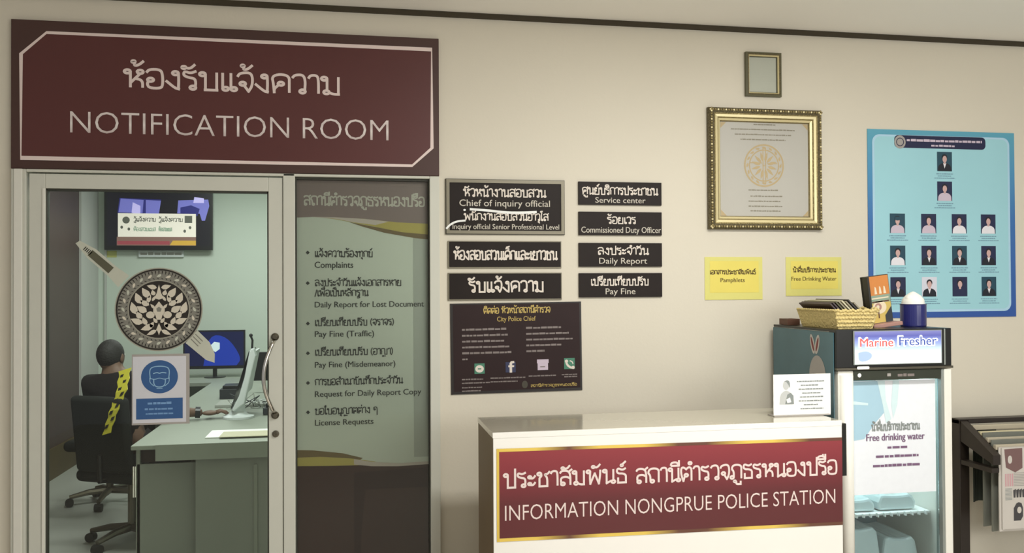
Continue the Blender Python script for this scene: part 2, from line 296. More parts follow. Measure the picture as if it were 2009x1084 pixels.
# ------------------------------------------------------------------ Thai stroke lettering
# each glyph: (advance, [strokes]); a stroke is a list of points, or ('o', x, y, r) for a head loop
O = lambda x, y, r=.1: ('o', x, y, r)
G = {
 'ก': (.66, [[(.1, 0), (.1, .5), (.12, .58), (0, .7), (.08, .98), (.35, 1.04), (.58, .95), (.58, .6), (.58, 0)]]),
 'ข': (.62, [O(.12, .88), [(.22, .88), (.24, .72), (.13, .6), (.13, .5), (.13, 0), (.13, 0), (.54, 0), (.54, 0), (.54, 1)]]),
 'ค': (.7, [O(.33, .5), [(.25, .43), (.1, .2), (.1, 0), (.1, 0), (.07, .5), (.02, .9), (.3, 1.06), (.62, .95), (.62, .5), (.62, 0)]]),
 'ง': (.58, [O(.34, .88), [(.44, .88), (.45, .5), (.44, 0), (.44, 0), (.32, .05), (.02, .45)]]),
 'จ': (.6, [[(.02, .8), (.1, 1.02), (.45, 1.08), (.54, .8), (.52, .3), (.4, 0), (.4, 0), (.26, .3)], O(.2, .42)]),
 'ช': (.7, [O(.12, .88), [(.22, .88), (.24, .72), (.13, .6), (.13, .5), (.13, 0), (.13, 0), (.54, 0), (.54, 0), (.54, .6), (.42, .78), (.42, .85), (.55, .85), (.68, 1.06)]]),
 'ญ': (.95, [[(.1, 0), (.1, .5), (.12, .58), (0, .7), (.08, .98), (.35, 1.04), (.55, .95), (.55, .6), (.55, 0), (.55, 0), (.86, 0), (.86, 0), (.86, 1)], O(.3, -.3, .08), [(.38, -.3), (.7, -.3)]]),
 'ด': (.68, [O(.3, .42), [(.22, .36), (.14, 0), (.14, 0), (.03, .4), (.0, .9), (.3, 1.06), (.6, .95), (.6, .5), (.6, 0)]]),
 'ต': (.68, [O(.3, .42), [(.22, .36), (.14, 0), (.14, 0), (.03, .4), (.0, .9), (.12, 1.04), (.3, .86), (.3, .86), (.46, 1.04), (.6, .9), (.6, .5), (.6, 0)]]),
 'ถ': (.68, [O(.24, .1), [(.14, .1), (.12, .55), (0, .7), (.08, .98), (.35, 1.04), (.6, .95), (.6, .6), (.6, 0)]]),
 'ท': (.72, [O(.12, .88), [(.22, .88), (.22, .5), (.22, 0)], [(.22, .6), (.4, 1.04), (.62, 1.0), (.62, .6), (.62, 0)]]),
 'ธ': (.6, [[(.54, 1.04), (.35, .9), (.1, 1.06), (.04, .8), (.14, .66), (.36, .66), (.54, .55), (.54, .3), (.54, 0), (.54, 0), (.12, 0), (.12, 0), (.12, .38)]]),
 'น': (.72, [O(.12, .88), [(.22, .88), (.22, .4), (.22, 0), (.22, 0), (.48, .18)], [(.58, 1), (.58, .2)], O(.58, .1)]),
 'บ': (.7, [O(.12, .88), [(.22, .88), (.22, .4), (.22, 0), (.22, 0), (.6, 0), (.6, 0), (.6, .5), (.6, 1)]]),
 'ป': (.7, [O(.12, .88), [(.22, .88), (.22, .4), (.22, 0), (.22, 0), (.6, 0), (.6, 0), (.6, .5), (.6, 1.35)]]),
 'พ': (.88, [O(.12, .88), [(.22, .88), (.2, .5), (.22, 0), (.22, 0), (.46, .75), (.46, .75), (.68, 0), (.68, 0), (.74, .5), (.76, 1)]]),
 'ภ': (.72, [O(.1, .1), [(.2, .1), (.2, .55), (.08, .7), (.14, .98), (.4, 1.04), (.64, .95), (.64, .6), (.64, 0)]]),
 'ม': (.74, [O(.12, .88), [(.22, .88), (.22, .5), (.22, .2)], O(.2, .1), [(.3, .08), (.45, 0), (.62, 0), (.62, 0), (.62, .5), (.62, 1)]]),
 'ย': (.7, [O(.2, .88), [(.1, .86), (.0, .7), (.1, .55), (.26, .52), (.26, .52), (.1, .45), (.1, .3), (.1, 0), (.1, 0), (.58, 0), (.58, 0), (.58, .5), (.58, 1)]]),
 'ร': (.54, [[(.46, 1.04), (.26, .9), (.06, 1.02), (.02, .78), (.2, .66), (.4, .62), (.44, .4), (.42, .15)], O(.34, .1)]),
 'ล': (.7, [[(.04, .85), (.14, 1.05), (.52, 1.06), (.6, .7), (.6, 0)], [(.6, .45), (.4, .62), (.1, .55), (.1, .2)], O(.2, .1)]),
 'ว': (.56, [[(.02, .85), (.12, 1.04), (.4, 1.06), (.48, .75), (.46, .15)], O(.38, .1)]),
 'ศ': (.72, [O(.33, .5), [(.25, .43), (.1, .2), (.1, 0), (.1, 0), (.07, .5), (.02, .9), (.3, 1.02), (.6, .9), (.62, .5), (.62, 0)], [(.5, .9), (.7, 1.12)]]),
 'ส': (.7, [[(.04, .85), (.14, 1.05), (.5, 1.02), (.6, .7), (.6, 0)], [(.6, .45), (.4, .62), (.1, .55), (.1, .2)], O(.2, .1), [(.48, .92), (.7, 1.14)]]),
 'ห': (.72, [O(.12, .88), [(.22, .88), (.22, .5), (.22, 0)], [(.22, .25), (.4, .55), (.52, .75)], O(.54, .88), [(.38, .5), (.55, .45), (.62, .3), (.62, 0)]]),
 'ฐ': (.6, [[(.5, 1.04), (.3, .9), (.1, 1.02), (.06, .8), (.2, .68), (.45, .62), (.48, .4), (.48, .15)], O(.38, .1), [(.1, -.12), (.5, -.12), (.5, -.35), (.1, -.35)]]),
 'อ': (.64, [[(.02, .85), (.12, 1.05), (.5, 1.05), (.56, .7), (.56, .2), (.5, 0), (.12, 0), (.05, .2), (.08, .36)], O(.16, .46)]),
 'ะ': (.5, [O(.12, .68, .08), [(.16, .6), (.3, .58), (.42, .8)], O(.12, .2, .08), [(.16, .12), (.3, .1), (.42, .32)]]),
 'า': (.46, [[(.02, .85), (.1, 1.05), (.34, 1.05), (.38, .75), (.38, 0)]]),
 'เ': (.3, [[(.1, 1), (.1, .5), (.1, .15)], O(.2, .1)]),
 'ไ': (.34, [[(.02, 1.5), (.2, 1.45), (.1, 1.2), (.12, .8), (.12, .15)], O(.22, .1)]),
 'ใ': (.34, [O(.1, 1.3, .08), [(.18, 1.3), (.2, 1.5), (.02, 1.45), (.12, 1.1), (.12, .15)], O(.22, .1)]),
 'โ': (.36, [[(.3, 1.45), (.0, 1.45), (.0, 1.3), (.2, 1.25), (.12, 1.1), (.12, .15)], O(.22, .1)]),
 'ๆ': (.6, [O(.16, .6, .1), [(.1, .7), (.0, .9), (.3, 1.06), (.5, .9), (.5, -.4)]]),
 ' ': (.4, []), '(': (.3, [[(.22, 1.2), (.04, .8), (.04, .3), (.22, -.15)]]), ')': (.3, [[(.04, 1.2), (.22, .8), (.22, .3), (.04, -.15)]]),
 '/': (.35, [[(.02, -.1), (.3, 1.15)]]),
}
G['แ'] = (.58, G['เ'][1]+[[(.38, 1), (.38, .5), (.38, .15)], O(.48, .1)])
ABV = {'ั': [O(-.42, 1.22, .07), [(-.36, 1.2), (-.2, 1.17), (-.04, 1.42)]],
 'ิ': [[(-.5, 1.16), (-.46, 1.4), (-.1, 1.42), (-.04, 1.16), (-.04, 1.16), (-.5, 1.16)]],
 'ี': [[(-.5, 1.16), (-.46, 1.38), (-.15, 1.42), (-.04, 1.16), (-.04, 1.16), (-.5, 1.16)], [(-.03, 1.16), (-.03, 1.55)]],
 'ื': [[(-.5, 1.16), (-.46, 1.38), (-.15, 1.42), (-.04, 1.16), (-.04, 1.16), (-.5, 1.16)], [(-.03, 1.16), (-.03, 1.55)], [(-.17, 1.3), (-.17, 1.55)]],
 'ึ': [[(-.5, 1.16), (-.46, 1.38), (-.15, 1.42), (-.04, 1.16), (-.04, 1.16), (-.5, 1.16)], O(-.05, 1.45, .06)],
 '็': [[(-.45, 1.2), (-.45, 1.4), (-.2, 1.3), (-.2, 1.3), (-.1, 1.2), (-.3, 1.2)], [(-.45, 1.42), (-.02, 1.55)]]}
TONE = {'่': [[(-.1, 1.2), (-.1, 1.5)]], '้': [O(-.32, 1.44, .055), [(-.27, 1.4), (-.3, 1.22), (-.15, 1.25), (.02, 1.5)]],
 '์': [O(-.2, 1.25, .06), [(-.18, 1.32), (-.1, 1.4), (.02, 1.55)]], '๊': [[(-.4, 1.2), (-.3, 1.45), (-.2, 1.2), (.0, 1.5)]]}
BLW = {'ุ': [O(-.2, -.2, .06), [(-.12, -.2), (-.12, -.45)]], 'ู': [O(-.42, -.2, .06), [(-.34, -.2), (-.34, -.42), (-.08, -.42), (-.08, -.42), (-.08, -.18)]]}
def thai(s):
    x = 0; out = []; above = False
    def put(strokes, dx, dy=0):
        for st in strokes:
            if st[0] == 'o': out.append((True, [(dx+st[1]+st[3]*math.cos(2*PI*k/14), dy+st[2]+st[3]*math.sin(2*PI*k/14)) for k in range(14)]))
            else:
                seg = [st[0]]; parts = []
                for p_ in st[1:]:
                    if p_ == seg[-1]: parts.append(seg); seg = [p_]
                    else: seg.append(p_)
                parts.append(seg)
                for q_, pt in enumerate(parts):
                    if len(pt) < 2: continue
                    pt = chaikin(pt); e_ = .055
                    def ext(a, b):
                        L = math.hypot(a[0]-b[0], a[1]-b[1]) or 1; return (a[0]+(a[0]-b[0])/L*e_, a[1]+(a[1]-b[1])/L*e_)
                    if q_ > 0: pt[0] = ext(pt[0], pt[1])
                    if q_ < len(parts)-1: pt[-1] = ext(pt[-1], pt[-2])
                    out.append((False, [(dx+px, dy+py) for px, py in pt]))
    for ch in s:
        if ch in ABV: put(ABV[ch], x-.08); above = True
        elif ch in TONE: put(TONE[ch], x-.08, .34 if above else 0)
        elif ch in BLW: put(BLW[ch], x-.04)
        elif ch == 'ำ':
            put([O(-.12, 1.3, .09)], x-.04, 0); put(G['า'][1], x); x += G['า'][0]; above = False
        else:
            a, st = G.get(ch, G['ว']); put(st, x); x += a; above = False
    return out, x
def write_thai(mb, s, x0, x1, z, h, y, m, wt=.12):
    st, wd = thai(s); wd -= .1; k = (x1-x0)/wd
    for closed, p in st: mb.stroke([(x0+a*k, z+b*h) for a, b in p], wt*h, y, m, closed)
    return mb
def write_latin(mb, s, x0, x1, z, h, y, m, wt=0.0):
    cu = bpy.data.curves.new('lettering', 'FONT'); cu.body = s; cu.size = 1; cu.offset = min(wt, 0); cu.resolution_u = 3
    ob = bpy.data.objects.new('lettering', cu); C.objects.link(ob); dg = bpy.context.evaluated_depsgraph_get()
    me = bpy.data.meshes.new_from_object(ob.evaluated_get(dg)); C.objects.unlink(ob); bpy.data.objects.remove(ob)
    xs = [v.co.x for v in me.vertices]; a, b = min(xs), max(xs); cap = .69; fs = [list(p.vertices) for p in me.polygons]
    offs = [(0, 0)] if wt <= 0 else ([(-wt, 0), (wt, 0)] if wt < .03 else [(wt*math.cos(k*PI/4), wt*math.sin(k*PI/4)) for k in range(8)])
    for q, (ox, oz) in enumerate(offs):
        mb.add([(x0+(v.co.x-a)/(b-a)*(x1-x0)+ox*h/cap, y-.00004*q, z+(v.co.y+oz)/cap*h) for v in me.vertices], fs, m)
    bpy.data.meshes.remove(me); return mb
def squiggle(mb, x0, x1, z, h, y, m):       # a row of print too small to read in the photograph
    x = x0
    while x < x1-h*.5:
        wd = min(random.uniform(1.2, 3.4)*h, x1-x); mb.rect(x, x+wd, z, z+h*random.uniform(.8, 1.05), y, m); x += wd+h*random.uniform(.15, .5)
    return mb

# ------------------------------------------------------------------ setting
DX0, DX1, DZ = -1.42, .39, 2.11
b = MB(); b.box(-3.2, DX0, 0, .1, 0, 2.853, 'wall_paint'); b.box(DX1, 5.0, 0, .1, 0, 2.853, 'wall_paint'); b.box(DX0, DX1, 0, .1, DZ, 2.853, 'wall_paint')
b.build('wall_front', kind='structure', origin=(0, 0, 0))
MB().box(-3.2, 5.0, -7.0, .0, -.05, 0, 'hall_tile').build('floor', kind='structure')
MB().box(-3.2, 5.0, -7.0, -.02, 2.875, 2.93, 'ceiling_paint').build('ceiling', kind='structure')
MB().box(-3.2, 5.0, -.02, .1, 2.853, 2.93, 'dark_gap').build('trim_1', kind='structure')
MB().box(-2.6, 1.3, .1, 5.3, -.05, 0, 'office_floor').build('floor_office', kind='structure')
MB().box(-2.6, 1.3, .1, 5.3, 2.853, 2.9, 'office_paint').build('ceiling_office', kind='structure')
MB().box(-2.7, 1.3, 5.2, 5.3, 0, 2.853, 'office_paint').build('wall_back', kind='structure')
MB().box(-2.61, -2.51, .1, 4.65, 0, 2.853, 'office_brown').build('wall_left', kind='structure')
MB().box(-2.61, -2.49, 4.65, 5.2, 0, 2.853, 'office_white').build('trim_2', kind='structure')
MB().box(-2.43, -2.41, 5.18, 5.2, 0, 2.6, 'office_white').build('trim_3', kind='structure')
MB().box(-2.51, -2.495, .1, 4.65, 0, .26, 'ochre_band').build('low_band_left', kind='structure')  # ochre-brown band along the foot of the left wall
MB().box(1.2, 1.3, .1, 5.2, 0, 2.853, 'office_paint').build('wall_right', kind='structure')

# ------------------------------------------------------------------ glass door set
fr = MB()
fr.box(DX0, -1.362, -.03, .08, 0, DZ, 'aluminium'); fr.box(DX0+.012, -1.374, -.036, -.03, 0, DZ, 'aluminium_light')
fr.box(-.307, -.256, -.03, .08, 0, DZ, 'aluminium'); fr.box(.345, DX1, -.03, .08, 0, DZ, 'aluminium')
fr.box(-1.362, .345, -.03, .08, 2.098, DZ, 'aluminium')
fr.build('door_1_frame', bevel=.003, kind='structure', origin=(-.5, 0, 0)).name = 'trim_4'
door = bpy.data.objects.new('door_1', None); C.objects.link(door); door.location = (-.83, 0, 0); door['kind'] = 'structure'
lf = MB(); L0, L1 = -1.352, -.310
lf.box(L0, -1.288, -.022, .03, .01, 2.092, 'aluminium'); lf.box(-1.300, -1.288, -.027, -.022, .01, 2.03, 'aluminium_light')  # paler strip on the inner edge paints a highlight
lf.box(-.371, L1, -.022, .03, .01, 2.092, 'aluminium'); lf.box(-1.288, -.371, -.022, .03, 2.03, 2.092, 'aluminium'); lf.box(-1.288, -.371, -.022, .03, .01, .12, 'aluminium')
lf.build('door_leaf', door, bevel=.003)
g = MB()
g.box(-1.290, -1.284, -.012, .02, .12, 2.03, 'gasket'); g.box(-.377, -.369, -.012, .02, .12, 2.03, 'gasket'); g.box(-1.288, -.371, -.012, .02, 2.022, 2.032, 'gasket'); g.build('gasket', door)
MB().box(-1.285, -.376, .0, .006, .12, 2.024, 'door_glass').build('glass_pane', door)
h = MB(); n = 14; pts = [(-.343-.045*math.sin(PI*k/n)*1.0, -.03-.045*math.sin(PI*k/n)**.5, 1.045+.33*k/n) for k in range(n+1)]
h.tube(pts, .0085, 'chrome', 12); h.build('pull_handle', door, smooth=True)
for z in (1.038, 1.384):
    MB().lathe(0, 0, [(.017, 0), (.017, .006), (.011, .012), (.008, .02)], 'dark_steel', 20).shift(Matrix.Translation((-.343, -.022, z)) @ Matrix.Rotation(PI/2, 4, 'X')).build('handle_rose', door, smooth=False)
MB().lathe(0, 0, [(.015, 0), (.015, .005), (.009, .006), (.009, .012), (.004, .012), (.004, .009)], 'dark_steel', 20).shift(Matrix.Translation((-.341, -.022, .955)) @ Matrix.Rotation(PI/2, 4, 'X')).build('key_lock', door)
# emblem printed on the glass
def leafshape(cx, cz, L, W, ang, sx=1):
    pts = []; ca, sa = math.cos(ang), math.sin(ang)
    prof = [(-.5, 0), (-.3, .38), (-.05, .5), (.2, .34), (.5, 0), (.2, -.26), (-.05, -.42), (-.3, -.36)]
    for a, c in prof:
        u, v = a*L, c*W; pts.append((cx+sx*(u*ca-v*sa), cz+u*sa+v*ca))
    return pts
ex, ez, ey = -.835, 1.510, -.0015
em = thing('glass_emblem', 'round ornamental seal with slanting club, printed on the glass door', 'emblem', (ex, ey, ez))
r = MB(); r.disc(ex, ez, .182, .182, ey, 'emblem_rim', 64); r.ring(ex, ez, .170, .177, ey-.0006, 'emblem_dark'); r.ring(ex, ez, .128, .170, ey-.0006, 'emblem_ring')
for k in range(72):
    a = 2*PI*k/72; q = [(.166, -.016), (.170, .016), (.150, .010), (.158, -.006)]
    r.poly([(ex+rr*math.cos(a+d), ez+rr*math.sin(a+d)) for rr, d in q], ey-.0009, 'emblem_dark')
for k in range(48):
    a = 2*PI*k/48+.03; q = [(.134, -.03), (.139, .03), (.136, .03), (.131, -.02)]
    r.poly([(ex+rr*math.cos(a+d), ez+rr*math.sin(a+d)) for rr, d in q], ey-.0009, 'emblem_dark')
for k in range(24):
    a = 2*PI*k/24; r.poly(leafshape(ex+.147*math.cos(a), ez+.147*math.sin(a), .024, .012, a+PI/2+.5), ey-.0012, 'emblem_leaf' if k % 2 else 'emblem_pale')
r.build('ring', em)
d = MB(); d.disc(ex, ez, .124, .124, ey-.0006, 'emblem_dark', 48); R_ = .118
LV = [(-.25, .84, .34, .14, 2.9), (-.2, .62, .2, .13, 1.9), (-.46, .62, .42, .2, 2.2), (-.34, .4, .3, .12, 1.2), (-.72, .42, .42, .2, 2.0), (-.5, .25, .34, .16, 2.6), (-.88, .06, .44, .2, 1.9), (-.6, .02, .38, .2, 2.6), (-.7, -.2, .3, .16, 2.2),
      (-.78, -.42, .42, .18, 2.75), (-.5, -.42, .3, .14, 2.0), (-.42, -.66, .44, .18, 3.5), (-.24, -.56, .22, .12, 1.1), (-.26, -.85, .36, .12, 3.6), (-.13, -.4, .22, .1, 2.2), (-.22, .12, .22, .08, 2.3), (-.16, .42, .26, .08, .9)]
for cx, cz, L, W, a in LV:
    for s_ in (1, -1): d.poly(leafshape(ex+s_*cx*R_, ez+cz*R_, L*R_*1.08, W*R_*1.4, a, s_), ey-.0012, 'emblem_leaf')
d.poly([(ex+x*R_, ez+z*R_) for x, z in [(0, .92), (.08, .6), (.16, .42), (0, .36), (-.16, .42), (-.08, .6)]], ey-.0014, 'emblem_leaf')
d.poly([(ex+x*R_, ez+z*R_) for x, z in [(0, .3), (.12, .14), (.2, .02), (.2, -.12), (.12, -.22), (.08, -.38), (-.08, -.38), (-.12, -.22), (-.2, -.12), (-.2, .02), (-.12, .14)]], ey-.0014, 'emblem_leaf')
for s_ in (1, -1): d.disc(ex+s_*.3*R_, ez-.2*R_, .15*R_, .13*R_, ey-.0014, 'emblem_leaf', 16)
d.poly([(ex+x*R_, ez+z*R_) for x, z in [(0, -.5), (.1, -.75), (.05, -.8), (0, -.95), (-.05, -.8), (-.1, -.75)]], ey-.0014, 'emblem_leaf')
d.disc(ex, ez+.0*R_, .1*R_, .1*R_, ey-.0017, 'emblem_ring', 5, PI/2)
d.build('foliage_disc', em)
c = MB(); ca = math.radians(-41.5); ux, uz = math.cos(ca), math.sin(ca)
def cl(t, s_): return (ex+.02+t*ux-s_*uz*-1*-1, ez-.012+t*uz+s_*ux)
def clp(q, m, dy): c.poly([(ex-.006+t*ux-s_*uz, ez+t*uz+s_*ux) for t, s_ in q], ey-dy, m)
clp([(-.44, -.006), (-.435, .014), (-.36, .030), (-.25, .028), (-.185, .034), (-.185, -.034), (-.25, -.024), (-.36, -.022)], 'emblem_pale', .0)
clp([(-.37, .018), (-.255, .018), (-.255, -.015), (-.37, -.012)], 'emblem_club', .0006)
for k in range(5): clp([(-.40+k*.008, .012), (-.396+k*.008, .012), (-.396+k*.008, -.006), (-.40+k*.008, -.006)], 'emblem_dark', .0006)
c.build('club_handle', em); c = MB()
clp([(.185, .040), (.26, .034), (.31, .010), (.335, -.02), (.30, -.034), (.185, -.034)], 'emblem_pale', .0)
for k in range(3): clp([(.19, .024-k*.014), (.235, .020-k*.014), (.235, .016-k*.014), (.19, .020-k*.014)], 'emblem_ring', .0006)
c.build('club_tip', em)
# mask notice
mx0, mx1, mz0, mz1 = -.942, -.722, 1.018, 1.306
ms = thing('mask_notice', 'white sheet with blue round face mask symbol stuck on glass door', 'notice', ((mx0+mx1)/2, -.002, mz0))
MB().box(mx0-.004, mx1+.014, -.0042, -.0022, mz0-.008, mz1+.010, 'sheet_edge').build('backing', ms)
p = MB(); p.rect(mx0, mx1, mz0, mz1, -.0048, 'mask_sheet'); p.build('sheet', ms)
p = MB(); cx, cz = (mx0+mx1)/2, 1.217; yy = -.0054; p.disc(cx, cz, .076, .072, yy, 'mask_blue', 40)
p.rect(mx0+.014, mx1-.014, 1.034, 1.124, yy, 'mask_blue')
p.stroke(chaikin([(cx-.038, cz-.01), (cx-.042, cz+.035), (cx-.02, cz+.046), (cx+.02, cz+.046), (cx+.042, cz+.035), (cx+.038, cz-.01)]), .004, yy-.0006, 'mask_line')
p.stroke(chaikin([(cx-.042, cz-.005), (cx-.02, cz-.012), (cx, cz-.004), (cx+.02, cz-.012), (cx+.042, cz-.005)]), .003, yy-.0006, 'mask_line')
p.stroke(chaikin([(cx-.024, cz-.01), (cx-.024, cz-.03), (cx-.014, cz-.044), (cx+.014, cz-.044), (cx+.024, cz-.03), (cx+.024, cz-.01)]), .004, yy-.0006, 'mask_line')
p.stroke(chaikin([(cx-.04, cz-.005), (cx-.04, cz-.025), (cx-.022, cz-.04)]), .003, yy-.0006, 'mask_line'); p.stroke(chaikin([(cx+.04, cz-.005), (cx+.04, cz-.025), (cx+.022, cz-.04)]), .003, yy-.0006, 'mask_line')
p.stroke([(cx-.012, cz-.05), (cx+.012, cz-.05)], .003, yy-.0006, 'mask_line'); p.stroke(chaikin([(cx-.026, cz+.014), (cx-.01, cz+.02), (cx, cz+.014), (cx+.01, cz+.02), (cx+.028, cz+.016)]), .004, yy-.0006, 'mask_line')
for z, a, c_, hh in ((1.098, .045, .045, .010), (1.074, .03, .03, .008), (1.054, .035, .035, .007)): squiggle(p, cx-.085+a*.8, cx+.085-c_*.8, z, hh, yy-.0006, 'mask_text')
p.build('symbol', ms)

# fixed panel with printed banner behind the glass
wn = bpy.data.objects.new('window_1', None); C.objects.link(wn); wn.location = (.045, 0, 0); wn['kind'] = 'structure'
MB().box(-.256, .345, .006, .01, .08, 2.098, 'door_glass').build('glass_pane', wn)
b = MB(); b.box(-.256, -.250, -.01, .03, 0, 2.098, 'gasket'); b.box(.339, .345, -.01, .03, 0, 2.098, 'gasket'); b.box(-.25, .339, -.01, .03, 2.088, 2.098, 'gasket'); b.box(-.256, .345, -.02, .03, 0, .08, 'aluminium'); b.build('window_frame', wn)
bn = thing('service_banner', 'tall printed banner listing complaint and fine services, behind glass beside the door', 'banner', (.045, .02, .08))
X0, X1 = -.25, .339
b = MB(); b.box(X0, X1, .018, .022, .08, 2.095, 'panel_cream'); b.build('sheet', bn)
y = .0172; b = MB()
b.poly([(X0, 2.094), (X1, 2.094), (X1, 1.895), (.2, 1.9), (.05, 1.915), (-.08, 1.92), (-.17, 1.922), (X0, 1.918)], y, 'panel_taupe')
b.poly([(-.17, 1.922), (-.08, 1.92), (.05, 1.915), (.2, 1.9), (X1, 1.895), (X1, 1.845), (.22, 1.855), (.05, 1.888), (-.08, 1.912)], y-.0004, 'panel_gold')
b.poly([(-.19, 1.922), (-.08, 1.921), (.06, 1.914), (.16, 1.903), (.1, 1.887), (.0, 1.899), (-.08, 1.914)], y-.0006, 'panel_pink_white')
b.poly([(-.02, 1.900), (.22, 1.855), (X1, 1.845), (X1, 1.822), (.28, 1.828), (.14, 1.852), (.04, 1.88)], y-.0006, 'panel_gold_dark')
b.poly([(.272, 1.83), (X1, 1.822), (X1, .82), (.272, .82)], y-.0001, 'panel_grey_edge')
b.poly([(X0, .80), (-.17, .805), (0, .795), (.1, .79), (.2, .785), (X1, .785), (X1, .08), (X0, .08)], y-.0002, 'panel_dark')
b.poly([(-.0, .76), (X1, .77), (X1, .68), (.05, .68), (.03, .45), (.03, .08), (.0, .08)], y-.0004, 'panel_dark_two')
b.poly([(X0, .80), (X0, .872), (-.18, .868), (-.05, .85), (.04, .825), (.0, .80), (-.1, .796)], y-.0006, 'panel_gold_dark')
b.poly([(X0, .80), (X0, .838), (-.15, .838), (-.02, .826), (.1, .806), (.02, .793), (-.1, .795)], y-.0008, 'panel_gold')
b.poly([(.0, .822), (.08, .806), (.2, .795), (X1, .798), (X1, .785), (.2, .781), (.08, .786), (.0, .797)], y-.0009, 'panel_pink_white')
b.build('colour_bands', bn)
b = MB(); yt = y-.0014
write_thai(b, 'สถานีตำรวจภูธรหนองปรือ', -.221, .322, 1.975, .040, yt, 'ink_grey', .17)
T = lambda s, x1, z, h=.026: write_thai(b, s, -.172, x1, z, h, yt, 'ink', .16)
E_ = lambda s, x1, z, h=.030: write_latin(b, s, -.172, x1, z, h, yt, 'ink', .012)
T('แจ้งความร้องทุกข์', .084, 1.741); E_('Complaints', -.001, 1.691, .028)
T('ลงประจำวันแจ้งเอกสารหาย', .215, 1.609); T('/เพื่อเป็นหลักฐาน', .065, 1.563); E_('Daily Report for Lost Document', .320, 1.512, .026)
T('เปรียบเทียบปรับ (จราจร)', .18, 1.429); E_('Pay Fine (Traffic)', .092, 1.379, .026)
T('เปรียบเทียบปรับ (อาญา)', .175, 1.295); E_('Pay Fine (Misdemeanor)', .188, 1.240, .026)
T('การขอสำเนาบันทึกประจำวัน', .22, 1.161); E_('Request for Daily Report Copy', .306, 1.108, .026)
T('ขอใบอนุญาตต่าง ๆ', .105, 1.029); E_('License Requests', .088, .979, .026)
b.build('lettering', bn)
for z in (1.760, 1.622, 1.440, 1.306, 1.172, 1.040): MB().disc(-.203, z, .009, .009, yt, 'ink', 4).build('bullet', bn)

# ------------------------------------------------------------------ header sign
sg = thing('room_sign', 'wide maroon notification room signboard above the glass door', 'sign', (-.52, 0, 2.11))
MB().box(-1.424, .39, -.022, -.001, 2.112, 2.746, 'sign_margin').build('board', sg, bevel=.002)
b = MB(); yb = -.0226
inner = [(-1.384, 2.157), (.266, 2.157), (.357, 2.240), (.357, 2.694), (-1.284, 2.694), (-1.384, 2.599)]
b.poly(inner, yb, 'sign_maroon'); b.stroke(inner, .012, yb-.0006, 'pale_pink', closed=True); b.build('border', sg)
b = MB(); write_thai(b, 'ห้องรับแจ้งความ', -.975, -.062, 2.472, .078, yb-.0012, 'pale_pink', .15); b.build('thai_lettering', sg)
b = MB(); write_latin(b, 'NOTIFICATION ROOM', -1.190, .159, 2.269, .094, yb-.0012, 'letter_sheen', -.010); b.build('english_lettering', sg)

# ------------------------------------------------------------------ black wall plaques
def plaque(x0, x1, z0, z1, lines, label, framed=False, edge=True):
    t = thing('wall_plaque', label, 'sign', ((x0+x1)/2, 0, z0), 'black wall plaques')
    if framed:
        f = MB(); e = .015
        f.box(x0, x1, -.014, -.001, z1-e, z1, 'plaque_edge'); f.box(x0, x1, -.014, -.001, z0, z0+e, 'plaque_edge'); f.box(x0, x0+e, -.014, -.001, z0+e, z1-e, 'plaque_edge'); f.box(x1-e, x1, -.014, -.001, z0+e, z1-e, 'plaque_edge')
        f.box(x0-.003, x1+.003, -.009, -.001, z0-.003, z0, 'plaque_edge_dark'); f.box(x0-.003, x1+.003, -.009, -.001, z1, z1+.003, 'plaque_edge_dark'); f.box(x0-.003, x0, -.009, -.001, z0, z1, 'plaque_edge_dark'); f.box(x1, x1+.003, -.009, -.001, z0, z1, 'plaque_edge_dark')
        f.build('frame', t); MB().box(x0+e, x1-e, -.010, -.001, z0+e, z1-e, 'black_board').build('board', t); yy = -.0106
    else:
        b = MB()
        if edge: b.box(x0-.006, x1+.004, -.008, -.001, z0-.006, z1+.004, 'plaque_edge'); b.box(x0, x1, -.011, -.0085, z0, z1, 'black_board')
        else: b.box(x0, x1, -.011, -.001, z0, z1, 'black_board')
        b.build('board', t, bevel=.001); yy = -.0118
    b = MB()
    for kind, s, a, c_, z, h_ in lines:
        if kind == 't': write_thai(b, s, a, c_, z, h_, yy, 'ink_white', .17)
        else: write_latin(b, s, a, c_, z, h_, yy, 'ink_white' if h_ > .03 else 'ink_grey', .006)
    b.build('lettering', t)
    if framed:
        m_ = MB(); m_.stroke(chaikin([(.532, 1.962), (.62, 1.957), (.70, 1.948), (.78, 1.948), (.85, 1.952)]), .011, yy-.0008, 'paper_white')
        m_.stroke(chaikin([(.422, 1.870), (.44, 1.89), (.47, 1.905), (.512, 1.909)]), .009, yy-.004, 'paper_white'); m_.disc(.508, 1.958, .006, .005, yy-.0008, 'paper_white', 10); m_.build('white_scuff', t, label='white paint scuff strokes across the plaque')
    return t
plaque(.423, .983, 1.848, 2.100, [('t', 'หัวหน้างานสอบสวน', .503, .892, 2.022, .034), ('e', 'Chief of inquiry official', .484, .914, 1.977, .030), ('t', 'พนักงานสอบสวนอาวุโส', .505, .904, 1.912, .030), ('e', 'Inquiry official Senior Professional Level', .452, .958, 1.870, .024)],
       'large framed black plaque reading Chief of inquiry official, with white scuffs', True)
plaque(.436, .965, 1.694, 1.811, [('t', 'ห้องสอบสวนเด็กและเยาวชน', .457, .945, 1.728, .040)], 'black Thai-only plaque directly below the framed plaque')
plaque(.436, .966, 1.545, 1.663, [('t', 'รับแจ้งความ', .526, .878, 1.578, .048)], 'black plaque with one large bold Thai line, just above the contact poster')
plaque(1.054, 1.468, 1.990, 2.100, [('t', 'ศูนย์บริการประชาชน', 1.072, 1.446, 2.040, .032), ('e', 'Service center', 1.136, 1.386, 2.000, .026)], 'black plaque reading Service center', edge=False)
